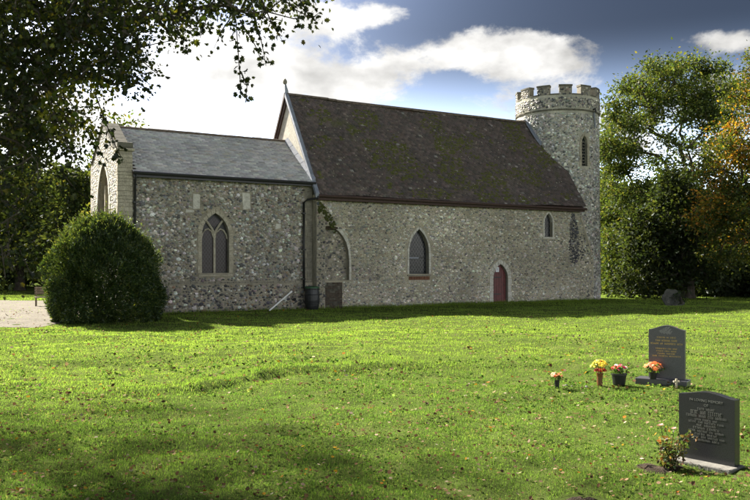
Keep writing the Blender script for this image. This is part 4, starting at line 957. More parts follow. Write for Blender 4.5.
def build_flowers():
    rng = np.random.default_rng(31)
    peach = [(0.70,0.30,0.16), (0.75,0.42,0.25)]; pale = [(0.78,0.55,0.42)]; yel = [(0.80,0.66,0.06), (0.85,0.75,0.16)]; red = [(0.42,0.03,0.02)]; mag = [(0.50,0.03,0.16)]; wht = [(0.8,0.72,0.74)]; org = [(0.80,0.24,0.06), (0.78,0.33,0.14)]; red2 = [(0.65,0.05,0.04)]
    def pot(nm, x, y, prof, mat, lab, k=14):
        r = empty(nm, (x, y, GZ(x, y)+.005)); tag(r, lab, 'flowers'); mb = MB(); mb.lathe(prof, k=k); mb.build('pot', mat, r); return r
    r = pot('flower_vase', 2.81, 12.32, [(.032, 0), (.036, .05), (.042, .12), (.045, .125), (.036, .126)], M['plastic_black'], 'small dark vase of peach flowers, leftmost on the lawn'); bouquet(r, 13, .09, .12, .12, .036, [peach, pale, peach, org], rng, 46)
    r = pot('flower_vase', 3.53, 12.53, [(.040, 0), (.042, .04), (.045, .14), (.055, .19), (.057, .195), (.048, .196)], M['terracotta'], 'tall brown vase of yellow flowers with dark red ones below'); bouquet(r, 18, .13, .21, .17, .042, [yel, yel, yel, red, yel], rng, 26, ((0.12,0.14,0.03), (0.06,0.1,0.02)))
    for i in range(5):
        a = -1.57+(i-2)*.5; me = petals_mesh('flower', .042, red, rng); link('flower', me, M['petal'], r, (.085*math.cos(a), .085*math.sin(a), .25), (.9, 0, a+1.57))
    r = pot('flower_tub', 3.86, 12.62, [(.085, 0), (.095, .02), (.115, .16), (.125, .165), (.125, .185), (.10, .186)], M['plastic_black'], 'wide black tub of red, white and magenta flowers', 18); bouquet(r, 16, .12, .18, .13, .036, [mag, wht, red2, wht, red2], rng, 60)
    r = pot('flower_pot', 4.49, 12.55, [(.05, 0), (.055, .03), (.065, .1), (.066, .105), (.055, .106)], M['plastic_black'], 'bunch of orange flowers in front of the gold lettered headstone'); r.location = (4.46, 12.80, GZ(4.7, 12.86)+.092); bouquet(r, 17, .15, .10, .15, .05, [org, peach, org], rng, 55)
    # little cross
    c = empty('grave_ornament', (4.70, 12.44, GZ(4.70, 12.44)), rad(8)); tag(c, 'small pale wooden cross standing before the gold lettered headstone plinth', 'cross')
    mb = MB(); mb.box(-.015, .015, -.01, .01, -.02, .14); mb.build('upright', M['cream_wood'], c, .003)
    mb = MB(); mb.box(-.05, .05, -.0135, .0135, .085, .11); mb.build('crossbar', M['cream_wood'], c, .003)
    # rose bush by the near stone
    x, y = 2.80, 7.62; r = empty('rose_bush', (x, y, GZ(x, y))); tag(r, 'straggly rose bush with two pink blooms beside the black headstone', 'rose bush')
    st = MB(); tips = []; LP = []; LD = []
    for i in range(15):
        a = rng.uniform(0, 6.28); L = rng.uniform(.18, .40); ln = rng.uniform(.12, .5); p = Vector((rng.uniform(-.03, .03), rng.uniform(-.03, .03), -.01)); pts = [p]
        for s in range(5):
            p = p+Vector((math.cos(a)*L*ln/5+rng.normal(0, .012), math.sin(a)*L*ln/5+rng.normal(0, .012), L/5*(1-.06*s))); pts.append(p)
            for _ in range(7): LP.append(p+Vector(rng.normal(0, .03, 3))); LD.append(rng.normal(0, 1, 3)+np.array((0, 0, .2)))
        st.tube(pts, [.006, .006, .005, .004, .003, .002], 5, False); tips.append(p)
    st.build('stem', M['rose_stem'], r); n = len(LP)
    link('foliage', leaf_mesh('foliage', np.array([tuple(p) for p in LP]), np.array(LD), rng.uniform(.03, .055, n), rng.uniform(.02, .035, n), palette(n, [(0.05,0.085,0.03), (0.10,0.11,0.04), (0.16,0.10,0.04), (0.10,0.04,0.025), (0.2,0.19,0.11)], [.35, .27, .18, .08, .12], .2, rng), rng=rng), M['leaf_tree'], r)
    tips.sort(key=lambda p: -p.z)
    for i, p in enumerate(((-.06, .02, .41), (.05, -.02, .385))):
        st = MB(); st.tube([(p[0]*.3, p[1]*.3, .1), (p[0]*.7, p[1], .28), p], .003, 4, False); st.build('stem', M['rose_stem'], r)
        link('flower', petals_mesh('flower', .034, [(0.78,0.42,0.42), (0.8,0.55,0.5)], rng, 3, 7, .9), M['petal'], r, p)
    link('flower', petals_mesh('flower', .025, [(0.8,0.68,0.6)], rng, 2, 6, .6), M['petal'], r, (-.26, -.02, .10))
    for (x, y, rr, nm, lab) in ((2.70, 7.60, .17, 'bare_earth', 'dark bare earth round the foot of the rose bush'), (1.66, 6.40, .11, 'molehill', 'small brown patch of dug earth at the bottom of the lawn')):
        V = [(x, y, GZ(x, y)+.035)]; Fc = []; k = 20
        for q in (0.5, 1.0):
            for i in range(k): a = 2*math.pi*i/k; R = rr*q*(1+.25*math.sin(3*a+1)+.1*math.sin(7*a)); V.append((x+R*1.5*math.cos(a), y+R*math.sin(a), GZ(x+R*math.cos(a), y+R*math.sin(a))+(.034*random.uniform(.5, 1.3) if q < 1 else -.01)))
        for i in range(k): j = (i+1) % k; Fc += [(0, 1+i, 1+j), (1+i, 1+k+i, 1+k+j, 1+j)]
        me = bpy.data.meshes.new(nm); me.from_pydata(V, [], Fc); tag(link(nm, me, M['earth']), lab, kind='structure')
    # a few pale pebbles left on the lawn between the two vases
    for i in range(5):
        x, y = rng.uniform(2.98, 3.42), 12.40+rng.uniform(-.10, .10); s = rng.uniform(.012, .022)
        V, fc, c = domes(np.array([[0., 0, 0]]), np.array([[1., 0, 0]]), np.array([[0, 1., 0]]), np.array([[0, 0, 1.]]), np.array([s*1.3]), np.array([s]), np.array([s*.6]), np.array([[.4]*3]), 7, rng)
        o = link('pebble', mesh_np('pebble', V, fc), M['concrete'], None, (x, y, GZ(x, y)+.025)); tag(o, 'small pale pebble on the grass between the peach and yellow vases', 'pebble', 'pebbles between the flower vases')
M['rose_stem'] = mat_plain('rose_stem', (0.07, 0.06, 0.03), .6)
build_flowers()

def build_old_stone():
    x, y = at(676, 305, 38.8)[:2]; o = empty('old_gravestone', (x, y, -.05), rad(-25)); o.rotation_euler = (rad(-8), rad(-27), rad(-8)); tag(o, 'weathered dark gravestone leaning over under the trees', 'gravestone')
    pts = [(-.42, -.1), (-.42, .62), (-.34, .74), (-.2, .78), (-.12, .88), (.0, .92), (.12, .88), (.2, .78), (.34, .74), (.42, .62), (.42, -.1)]
    mb = MB(); mb.prism(pts, lambda a, b: (a, -.07, b), lambda a, b: (a, .07, b)); mb.build('slab', M['old_stone'], o, .02)
    mb = MB(); mb.tube([(.28, -.12, -.02), (.36, -.14, .25), (.48, -.1, .4)], [.07, .05, .02], 6); mb.build('ivy_stem', M['bark'], o)
    rng = np.random.default_rng(2); n = 160; P = np.stack([rng.normal(.3, .16, n), -.1+rng.normal(0, .05, n), rng.uniform(0, .6, n)], 1)
    link('ivy', leaf_mesh('ivy', P, rng.normal(0, 1, (n, 3)), rng.uniform(.06, .1, n), rng.uniform(.05, .08, n), palette(n, [(0.02,0.035,0.012), (0.04,0.06,0.02)], [1, 1], .2, rng), rng=rng), M['leaf_tree'], o)
build_old_stone()

def build_bench():
    x, y = -15.72, 37.3; b = empty('bench', (x, y, 0), rad(20)); tag(b, 'weathered wooden bench half hidden behind the round bush', 'bench')
    for k in range(4): mb = MB(); mb.box(-.2, 1.4, -.22+k*.115, -.12+k*.115, .42, .455); mb.build('seat_slat', M['old_wood'], b, .006)
    for k in range(3): mb = MB(); mb.box(-.2, 1.4, .27, .30, .58+k*.12, .67+k*.12); mb.build('back_slat', M['old_wood'], b, .006)
    for xx in (-.15, 1.29):
        for yy, h in ((-.2, .419), (.21, .9)): mb = MB(); mb.box(xx, xx+.06, yy, yy+.055, -.05, h); mb.build('leg', M['old_wood'], b)
build_bench()

# ------------------------------------------------------------------ trees
def network(root, pts, rng, r_tip, expo=.5, bend=.12, cap=None):
    """join every clump to the nearest one closer to the root; thickness grows with what hangs on it"""
    pts = np.asarray(pts); order = np.argsort(np.linalg.norm(pts-root, axis=1)); P = np.vstack([root[None], pts[order]]); n = len(P)
    par = np.zeros(n, int); dist = np.zeros(n)
    for i in range(1, n):
        d = np.linalg.norm(P[:i]-P[i], axis=1); j = int(np.argmin(d + .25*dist[:i])); par[i] = j; dist[i] = dist[j]+d[j]
    load = np.ones(n)
    for i in range(n-1, 0, -1): load[par[i]] += load[i]
    r = r_tip*load**expo
    if cap: r = np.minimum(r, cap)
    i = np.arange(1, n); A, B = P[par[i]], P[i]; mid = (A+B)/2+rng.normal(0, 1, A.shape)*np.linalg.norm(B-A, axis=1, keepdims=True)*bend
    V = []; Q = []; off = 0; k = 5
    for S, E, rs, re in ((A, mid, np.minimum(r[par[i]], r[i]*1.6), r[i]*1.15), (mid, B, r[i]*1.15, r[i]*.8)):
        t = E-S; L = np.linalg.norm(t, axis=1, keepdims=True)+1e-9; t /= L; ref = np.where(np.abs(t[:, 2:]) < .9, np.array([[0, 0, 1.]]), np.array([[1., 0, 0]]))
        a = np.cross(t, ref); a /= np.linalg.norm(a, axis=1, keepdims=True); b = np.cross(t, a); w = 2*math.pi*np.arange(k)/k
        dirs = a[:, None]*np.cos(w)[None, :, None]+b[:, None]*np.sin(w)[None, :, None]
        ring = np.concatenate([S[:, None]+dirs*rs[:, None, None], E[:, None]+dirs*re[:, None, None]], 1); V.append(ring.reshape(-1, 3)); m = len(S)
        bb = off+(np.arange(m)*2*k)[:, None]; q = np.arange(k)[None]; Q.append(np.stack([bb+q, bb+(q+1) % k, bb+k+(q+1) % k, bb+k+q], -1).reshape(-1, 4)); off += m*2*k
    return np.concatenate(V), [np.concatenate(Q)]

def tree(name, label, base, trunk_top, tr, blobs, nclump, nleaf, crad, lsize, cols, probs, seed, mat=None, group=None, asp=.55, shell=.45, cat='tree', colfn=None, twg=.45):
    """blobs: (centre, radii, weight)"""
    rng = np.random.default_rng(seed); root = empty(name, base); tag(root, label, cat, group); base = np.array(base)
    W = np.array([b[2] for b in blobs], float); W /= W.sum(); pick = rng.choice(len(blobs), nclump, p=W)
    d = rng.normal(0, 1, (nclump, 3)); d /= np.linalg.norm(d, axis=1, keepdims=True); rr = rng.uniform(shell, 1.0, nclump)**.6
    C = np.array([blobs[i][0] for i in pick])+d*rr[:, None]*np.array([blobs[i][1] for i in pick]); C[:, 2] = np.maximum(C[:, 2], .4)
    top = np.array(trunk_top)
    mb = MB(); pts = [base-np.array((0, 0, .2)), base+np.array((0, 0, .3))]+[base+(top-base)*t+rng.normal(0, tr*.35, 3)*np.array((1, 1, 0)) for t in (.3, .55, .8)]+[top]
    mb.tube([tuple(p-base) for p in pts], [tr*1.5, tr*1.1, tr*.95, tr*.85, tr*.75, tr*.6], 9); mb.build('trunk', M['bark'], root, smooth=True)
    V, f = network(top, C, rng, tr*.042, twg, .12, tr*.62); link('branches', mesh_np('branches', V-base, f, smooth=True), M['bark'], root)
    nn = nclump*nleaf; ci = np.repeat(np.arange(nclump), nleaf); cs = crad*rng.uniform(.6, 1.35, nclump)
    g = rng.normal(0, .5, (nn, 3))*np.array((1, 1, .72)); P = C[ci]+g*cs[ci][:, None]; P[:, 2] = np.maximum(P[:, 2], .05)
    D = g+rng.normal(0, .7, (nn, 3)); D[:, 2] -= .25
    ln = lsize*rng.uniform(.6, 1.3, nn); c = palette(nn, cols, probs, .2, rng)*(1+rng.normal(0, .13, nclump))[ci][:, None]
    if colfn: c = colfn(P, c, rng, ci, C)
    link('crown', leaf_mesh('crown', P-base, D, ln, ln*asp, np.clip(c, .004, .8), rng=rng), mat or M['leaf_tree'], root)
    return root

def blob(u, v, d, ru, rv, w=1.0, rd=None):
    s = d/F; return (at(u, v, d), (ru*s, (rd if rd else ru*s), rv*s), w)

def build_trees():
    G1 = [(0.036,0.060,0.014), (0.052,0.080,0.018), (0.075,0.098,0.022), (0.10,0.10,0.03)]
    G2 = [(0.036,0.058,0.018), (0.050,0.074,0.021), (0.070,0.092,0.026), (0.10,0.105,0.034)]
    # tall open tree behind the tower
    d = 56
    ASH = [(604, 205), (602, 150), (608, 112), (622, 82), (646, 66), (668, 60), (700, 60), (722, 68), (738, 92), (735, 125), (722, 160), (700, 180), (690, 230), (640, 290), (606, 290)]
    HOLES = [[(640, 128), (656, 130), (664, 160), (652, 186), (636, 180), (640, 155)], [(664, 118), (680, 122), (690, 150), (676, 160), (668, 140)], [(618, 186), (632, 196), (630, 215), (620, 212)], [(692, 120), (706, 122), (706, 146), (698, 150)], [(612, 128), (626, 130), (622, 142)], [(640, 100), (650, 102), (646, 112)]]
    rr = np.random.default_rng(12); bl = []
    while len(bl) < 260:
        u, v = rr.uniform(600, 740), rr.uniform(58, 292); pu, pv = np.array([u]), np.array([v])
        if not in_poly(pu, pv, ASH)[0] or (any(in_poly(pu, pv, h)[0] for h in HOLES) and rr.random() > .3) or (v > 120 and rr.random() < .2): continue
        bl.append(blob(u, v, d+rr.uniform(-3, 3), 3, 3, 1, .5))
    x, y, _ = at(688, 300, d)
    tree('ash_tree', 'tall open pale green tree with sky showing through, right of the tower', (x, y, 0), (at(684, 215, d)), .42, bl, 780, 84, .84, .22, G2, [.3, .35, .25, .1], 101, group='trees behind the churchyard', shell=.1, twg=.40)
    # small bright tree tight against the tower's right flank
    d = 61; x, y, _ = at(612, 300, d)
    tree('hedge_tree', 'light green leafy tree close behind the right side of the tower', (x, y, 0), at(612, 240, d), .3, [blob(608, 200, d, 16, 34, 1), blob(616, 255, d, 26, 34, 1.2), blob(604, 235, d, 20, 40, 1)], 220, 90, .75, .19, G1, [.25, .3, .3, .15], 102, group='trees behind the churchyard')
    # dark evergreen in the middle
    DK = [(0.018,0.028,0.011), (0.028,0.042,0.015), (0.044,0.058,0.021)]
    d = 47; x, y, _ = at(686, 300, d)
    tree('yew_tree', 'dark evergreen tree behind the leaning gravestone', (x, y, 0), at(686, 235, d), .45, [blob(684, 215, d, 30, 36, 1.3), blob(660, 258, d, 36, 30, 1.4), blob(700, 255, d, 44, 32, 1.4), blob(650, 282, d, 36, 18, .9), blob(672, 190, d, 16, 26, .5), blob(640, 240, d, 18, 36, .6)], 330, 70, .75, .24, DK, [.4, .4, .2], 103, group='trees behind the churchyard', shell=.3)
    # maple turning orange at the right edge
    d = 41; x, y, _ = at(762, 300, d)
    def autumn(P, c, rng, ci, C):
        k = vnoise(C[:, 0]*1.1, C[:, 2]*1.1+C[:, 1]*.3, 5); f = np.clip((k-.46)*4.5, 0, 1)*np.clip((C[:, 2]-2.0)/3, 0, 1)*np.clip(1.25-(C[:, 2]-8)/5, .35, 1); m = rng.random(len(P)) < f[ci]*.5
        c[m] = palette(int(m.sum()), [(0.23,0.11,0.018), (0.27,0.165,0.024), (0.19,0.155,0.026)], [.4, .35, .25], .2, rng); return c
    tree('maple_tree', 'maple with orange and yellow autumn leaves at the right edge', (x, y, 0), at(762, 200, d), .38, [blob(752, 130, d, 40, 50, 1.4), blob(728, 165, d, 26, 34, .9), blob(735, 205, d, 36, 36, 1.1), blob(770, 80, d, 30, 40, .9), blob(712, 215, d, 22, 24, .6), blob(790, 170, d, 60, 90, 1.8), blob(742, 248, d, 36, 18, .6), blob(756, 92, d, 10, 24, .3)], 420, 85, .6, .16, [(0.036,0.056,0.013), (0.056,0.074,0.016), (0.085,0.088,0.02)], [.4, .4, .2], 104, group='trees behind the churchyard', colfn=autumn, shell=.25)
    # dark undergrowth and more trunks under the right-hand trees
    for i, (u, v, d, ru, rv, lab) in enumerate(((640, 285, 57, 34, 22, 'low dark bush beneath the open pale green tree'), (722, 278, 50, 40, 30, 'low dark bush beneath the orange maple'), (790, 270, 48, 50, 40, 'dark bush at the far right beyond the maple'))):
        x, y, _ = at(u, 300, d); tree('undergrowth_bush', lab, (x, y, 0), (x, y, .8), .12, [blob(u, v, d, ru, rv, 1)], 130, 70, .8, .25, DK, [.45, .4, .15], 120+i, cat='bush', group='undergrowth under the trees')
    # left side, beyond the path
    d = 58
    for i, (u, top, ru, dd, lab, cset) in enumerate(((20, 120, 60, 62, 'tall dark tree behind the gravel path at the far left', DK), (84, 150, 40, 56, 'dark tree left of the chancel gable', DK), (124, 118, 22, 50, 'pale sunlit tree rising behind the chancel gable', G1), (-70, 130, 70, 60, 'dark tree beyond the left edge of the lawn', DK))):
        x, y, _ = at(u, 300, dd); mid = (top+295)/2; hh = (295-top)/2
        tree('boundary_tree', lab, (x, y, 0), at(u, mid, dd), .35, [blob(u, mid-hh*.25, dd, ru*.8, hh*.72, 1), blob(u-ru*.3, mid+hh*.4, dd, ru, hh*.6, 1), blob(u+ru*.3, mid+hh*.3, dd, ru*.8, hh*.6, .8)], 230, 62, .95, .30, cset, [1]*len(cset), 140+i, group='trees beyond the path', shell=.2)
    # closed wood behind everything
    rng = np.random.default_rng(77); n = 26000; ang = np.where(rng.random(n) < .5, rng.uniform(-.75, -.27, n), rng.uniform(.20, .75, n)); R = rng.uniform(76, 88, n)
    h = 7.0+3.0*vnoise(ang*24, 0*ang, 3)+1.5*vnoise(ang*80, 0*ang, 4); P = np.stack([np.sin(ang)*R, np.cos(ang)*R, rng.random(n)**.8*h], 1)
    o = link('distant_wood', leaf_mesh('distant_wood', P, rng.normal(0, 1, (n, 3)), rng.uniform(.7, 1.2, n), rng.uniform(.5, .8, n), palette(n, DK+[(0.06,0.08,0.025)], [.3, .3, .2, .2], .2, rng), rng=rng), M['leaf_tree'])
    tag(o, 'dark belt of woodland closing the view behind the churchyard', kind='stuff')
build_trees()

def build_bush():
    rng = np.random.default_rng(55); x, y = -9.55, 27.9; root = empty('round_bush', (x, y, 0)); tag(root, 'large clipped dome shaped evergreen bush in front of the chancel corner', 'bush')
    n = 112000; RX, RYY, H = 1.9, 1.85, 3.55
    th = rng.uniform(0, 2*math.pi, n); cz = rng.uniform(-.35, 1, n)
    # domed profile: upright sides, rounded top
    zz = np.clip(cz, -.35, 1); prof = np.where(zz > 0, np.power(1-np.clip(zz, 0, 1)**1.75, .58), 1.0-.25*(np.abs(zz)/.35)**2)
    tw = th/(2*math.pi); lump = .97+.30*(vnoise(np.cos(th)*1.3+5, zz*2.2+np.sin(th)*1.3, 6)-.5)*2+.25*(vnoise(np.cos(th)*3.4+9, zz*5+np.sin(th)*3.4, 7)-.5)*2+.09*(vnoise(np.cos(th)*9+9, zz*12+np.sin(th)*9, 8)-.5)*2
    dep = 1-np.abs(rng.normal(0, 1, n))*np.where(rng.random(n) < .3, .17, .075); r = prof*lump*dep+rng.normal(0, .012, n)
    P = np.stack([RX*r*np.cos(th), RYY*r*np.sin(th), .95+(H-.95)*zz*(1+.04*(lump-1)/.1)*np.where(zz > 0, dep, 1)+np.where(zz < 0, (.95/.35-(H-.95))*zz, 0)], 1); P[:, 2] = np.maximum(P[:, 2], .02)
    out = P-np.array((0, 0, 1.2)); out /= np.linalg.norm(out, axis=1, keepdims=True); D = out*.8+rng.normal(0, .6, (n, 3)); D[:, 2] += .35
    ln = rng.uniform(.06, .13, n)
    # shaggy new shoots standing off the clipped face, thickest on top
    ns = 1500; pk = rng.choice(n, ns*4, replace=False); pk = pk[rng.random(ns*4) < np.clip(.12+P[pk, 2]/H*.35, 0, 1)][:ns]; SP = []; SD_ = []
    for i in pk:
        ax = out[i]*.7+np.array((0, 0, .75))+rng.normal(0, .25, 3); L_ = rng.uniform(.12, .30)+.22*rng.random()**3
        for q in range(9): SP.append(P[i]+ax*L_*q/9+rng.normal(0, .012, 3)); SD_.append(ax*.7+rng.normal(0, .6, 3))
    P = np.vstack([P, SP]); D = np.vstack([D, SD_]); ln = np.concatenate([ln, rng.uniform(.06, .11, len(SP))]); n0 = n; n = len(P)
    # long soft shoots standing off the clipped face
    c = palette(n, [(0.020,0.038,0.012), (0.032,0.056,0.016), (0.055,0.085,0.022), (0.11,0.135,0.03)], [.34, .36, .22, .08], .2, rng)
    c[n0:] = palette(n-n0, [(0.036,0.058,0.018), (0.055,0.078,0.024), (0.09,0.105,0.035)], [.45, .4, .15], .2, rng)
    link('crown', leaf_mesh('crown', P, D, ln, ln*.40, c, rng=rng), M['leaf_bush'], root)
    mb = MB()
    for i in range(9):
        a = i*.7; mb.tube([(.1*math.cos(a), .1*math.sin(a), -.1), (.4*math.cos(a), .4*math.sin(a), .8), (.9*math.cos(a), .9*math.sin(a), 2.0)], [.07, .05, .02], 6)
    mb.build('trunk', M['bark'], root)
build_bush()

# ------------------------------------------------------------------ the near overhanging tree
LEAF2D = [(0, 0), (.10, .10), (.30, .14), (.20, .30), (.46, .44), (.26, .52), (.36, .74), (.16, .72), (0, 1.0), (-.16, .72), (-.36, .74), (-.26, .52), (-.46, .44), (-.20, .30), (-.30, .14), (-.10, .10)]
def lobed(P, D, size, cols, rng, curl=.25):
    n = len(P); d = D/np.linalg.norm(D, axis=1, keepdims=True); s = np.cross(d, rng.normal(0, 1, (n, 3))); s /= np.linalg.norm(s, axis=1, keepdims=True)+1e-9; nn = np.cross(s, d)
    L = np.array([(0, .45)]+LEAF2D); m = len(L); x, yv = L[:, 0], L[:, 1]; zc = -curl*(yv-.3)**2+np.abs(x)*.35
    V = P[:, None]+size[:, None, None]*(s[:, None]*x[None, :, None]+d[:, None]*yv[None, :, None]+nn[:, None]*zc[None, :, None])
    b = (np.arange(n)*m)[:, None]; i = np.arange(m-1)[None]; j = (i+1) % (m-1)
    f = np.stack([np.broadcast_to(b, (n, m-1)), b+1+i, b+1+j], -1).reshape(-1, 3)
    return V.reshape(-1, 3), [f], np.repeat(cols, m, 0)

MASS = [(-60, -40), (330, -40), (322, 8), (305, 22), (292, 14), (276, 26), (258, 22), (235, 10), (208, 18), (196, 30), (178, 42), (164, 34), (150, 30), (140, 52), (158, 72), (150, 88), (126, 92), (98, 92), (84, 100), (100, 116), (90, 128), (76, 140), (74, 164), (58, 178), (40, 168), (34, 206), (22, 228), (16, 254), (12, 276), (0, 286), (-60, 296)]
SPRAYS = [  # hanging shoots: photograph pixel paths with their distance
    ([(225, -10), (236, 20), (238, 50), (240, 76), (241, 98)], 7.2), ([(250, -6), (256, 22), (262, 44), (266, 66)], 7.0), ([(236, 10), (222, 30), (214, 48)], 7.1), ([(240, 20), (255, 45), (262, 62)], 7.3),
    ([(280, -4), (296, 10), (312, 18), (320, 12)], 6.8), ([(300, 0), (308, 14), (318, 24)], 6.9), ([(170, 10), (180, 34), (184, 48)], 7.4), ([(130, 50), (148, 66), (160, 76)], 7.6), ([(120, 70), (140, 84), (152, 92)], 7.7), ([(241, 72), (247, 86), (246, 100)], 7.2),
    ([(96, 96), (108, 128), (118, 152), (124, 160)], 7.9), ([(90, 130), (100, 150), (104, 158)], 8.1), ([(20, 250), (30, 272), (40, 280)], 7.5), ([(60, 170), (76, 190), (88, 198)], 8.4), ([(214, 0), (206, 20), (200, 38)], 7.0), ([(262, 0), (272, 24), (282, 40)], 7.1)]
def build_near_tree():
    rng = np.random.default_rng(91); bx, by = -8.6, 10.8; root = empty('overhanging_tree', (bx, by, 0)); tag(root, 'dark overhanging tree with lobed leaves hanging into the upper left', 'tree'); base = np.array((bx, by, 0.))
    # clumps inside the part of the crown that is in view
    C = []; want = 1400
    while len(C) < want:
        u, v = rng.uniform(-60, 330), rng.uniform(-40, 300)
        if not in_poly(np.array([u]), np.array([v]), MASS)[0]: continue
        dens = 1.0 if u < 130 and v < 150 else .62
        if u > 190: dens = .55
        if v > 150: dens = .48
        if 70 < u < 125 and 85 < v < 150: dens = .5
        if rng.random() > dens: continue
        C.append(at(u, v, rng.uniform(6.8, 10.2)))
    C = np.array(C)
    # the rest of the crown, above and to the left
    m = 760; d = rng.normal(0, 1, (m, 3)); d /= np.linalg.norm(d, axis=1, keepdims=True); Q = np.array((-9.3, 12.6, 7.3))+d*(rng.uniform(.2, 1, m)**.5)[:, None]*np.array((4.9, 5.2, 3.2))
    fr = (np.abs(Q[:, 0]) < .49*Q[:, 1]) & (Q[:, 2] < EYE+.345*Q[:, 1]); Q = Q[~fr]
    S = []; SD = []
    for path, dd in SPRAYS:
        p = [np.array(at(u, v, dd)) for u, v in path]
        for a, b in zip(p, p[1:]):
            n = max(2, int(np.linalg.norm(b-a)/.016))
            for k in range(n): t = (k+rng.random())/n; S.append(a+(b-a)*t+rng.normal(0, .03, 3)); SD.append((b-a)/np.linalg.norm(b-a)*.5+rng.normal(0, .7, 3)+np.array((0, 0, -.3)))
    S = np.array(S); SD = np.array(SD)
    top = np.array((-8.2, 10.6, 4.2))
    mb = MB(); mb.tube([(0, 0, -.2), (0, 0, .4), (.05, -.05, 2.0), (.3, -.15, 3.4), tuple(top-base+np.array((0, 0, .3)))], [.55, .42, .36, .33, .26], 12); mb.build('trunk', M['bark'], root, smooth=True)
    V, f = network(top, np.vstack([C, Q]), rng, .0045, .5, .10, .2); link('branches', mesh_np('branches', V-base, f, smooth=True), M['bark'], root)
    for path, dd in SPRAYS: mb = MB(); mb.tube([tuple(np.array(at(u, v, dd))-base) for u, v in path], [.008]+[.005]*(len(path)-2)+[.002], 5, False); mb.build('twig', M['bark'], root)
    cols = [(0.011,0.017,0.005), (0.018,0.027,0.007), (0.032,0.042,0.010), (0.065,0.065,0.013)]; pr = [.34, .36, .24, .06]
    nl = 20; ci = np.repeat(np.arange(len(C)), nl); n = len(ci); g = rng.normal(0, 1, (n, 3)); P = C[ci]+g*np.array((.11, .14, .10)); D = g*.6+rng.normal(0, .6, (n, 3)); D[:, 2] -= .35
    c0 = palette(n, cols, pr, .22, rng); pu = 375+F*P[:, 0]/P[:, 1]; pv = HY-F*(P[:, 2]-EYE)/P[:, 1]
    yl = (rng.random(n) < .75) & (np.hypot((pu-84)/46, (pv-112)/36) < 1); c0[yl] = palette(int(yl.sum()), [(0.10,0.115,0.016), (0.16,0.15,0.02), (0.06,0.085,0.015)], [.4, .25, .35], .2, rng)   # yellower leaves here, their backlit glow painted into the colour
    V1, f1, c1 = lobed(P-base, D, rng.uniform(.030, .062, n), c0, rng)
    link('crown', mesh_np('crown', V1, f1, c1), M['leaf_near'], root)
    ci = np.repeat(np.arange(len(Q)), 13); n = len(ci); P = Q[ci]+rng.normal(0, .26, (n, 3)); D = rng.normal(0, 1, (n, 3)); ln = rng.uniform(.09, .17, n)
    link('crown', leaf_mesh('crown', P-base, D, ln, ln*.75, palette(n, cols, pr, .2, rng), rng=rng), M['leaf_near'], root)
    # single leaves that hang clear against the sky: each its own piece
    var = []
    for k in range(6):
        V, f, c = lobed(np.zeros((1, 3)), np.array([[0, 1., 0]]), np.array([1.]), palette(1, cols, pr, .2, rng), np.random.default_rng(200+k), .15+.1*k); me = mesh_np('leaf', V, f, c); me.materials.append(M['leaf_near']); var.append(me)
    for i, (p, d) in enumerate(zip(S[:300], SD[:300])):
        o = link('leaf', var[i % 6], None, root); q = Vector(d).to_track_quat('Y', 'Z') @ Matrix.Rotation(rng.uniform(0, 6.28), 3, 'Y').to_quaternion()
        s = rng.uniform(.035, .07); o.location = Vector(p-base); o.rotation_euler = q.to_euler(); o.scale = (s, s, s)
    if len(S) > 300:
        n = len(S)-300; V, f, c = lobed(S[300:]-base, SD[300:], rng.uniform(.05, .085, n), palette(n, cols, pr, .2, rng), rng); tag(link('leaf_mass', mesh_np('leaf_mass', V, f, c), M['leaf_near'], root), kind='stuff')
build_near_tree()

# ------------------------------------------------------------------ grass and fallen leaves
def keep_ground(x, y, path=True):
    cx, cy = to_church(x, y); k = ~((cx > -8.6) & (cx < 16.9) & (cy > -.03)) & ~(np.hypot(cx-TX, cy-TY) < R0+.05)
    k &= ~((cx > -9) & (cx < 19) & (cy > 6))
    k &= np.hypot((x+9.55)/1.75, (y-27.9)/1.65) > 1
    if path: k &= ~in_poly(x+(vnoise(x*2, y*2, 8)-.5)*.5, y+(vnoise(x*2, y*2, 9)-.5)*.5, PATH) | (RNG.random(len(x)) < .06)
    for px, py, r in ((2.70, 7.60, .16), (1.66, 6.45, .15)): k &= np.hypot((x-px)/1.5, y-py) > r
    for hx, hy, a, w0, w1 in ((4.71, 12.86, rad(-33), -.2, .13), (3.21, 7.70, rad(-50), -.2, .1)):
        lx = (x-hx)*math.cos(a)+(y-hy)*math.sin(a); ly = -(x-hx)*math.sin(a)+(y-hy)*math.cos(a); k &= ~((np.abs(lx) < .40) & (ly > w0) & (ly < w1))
    return k
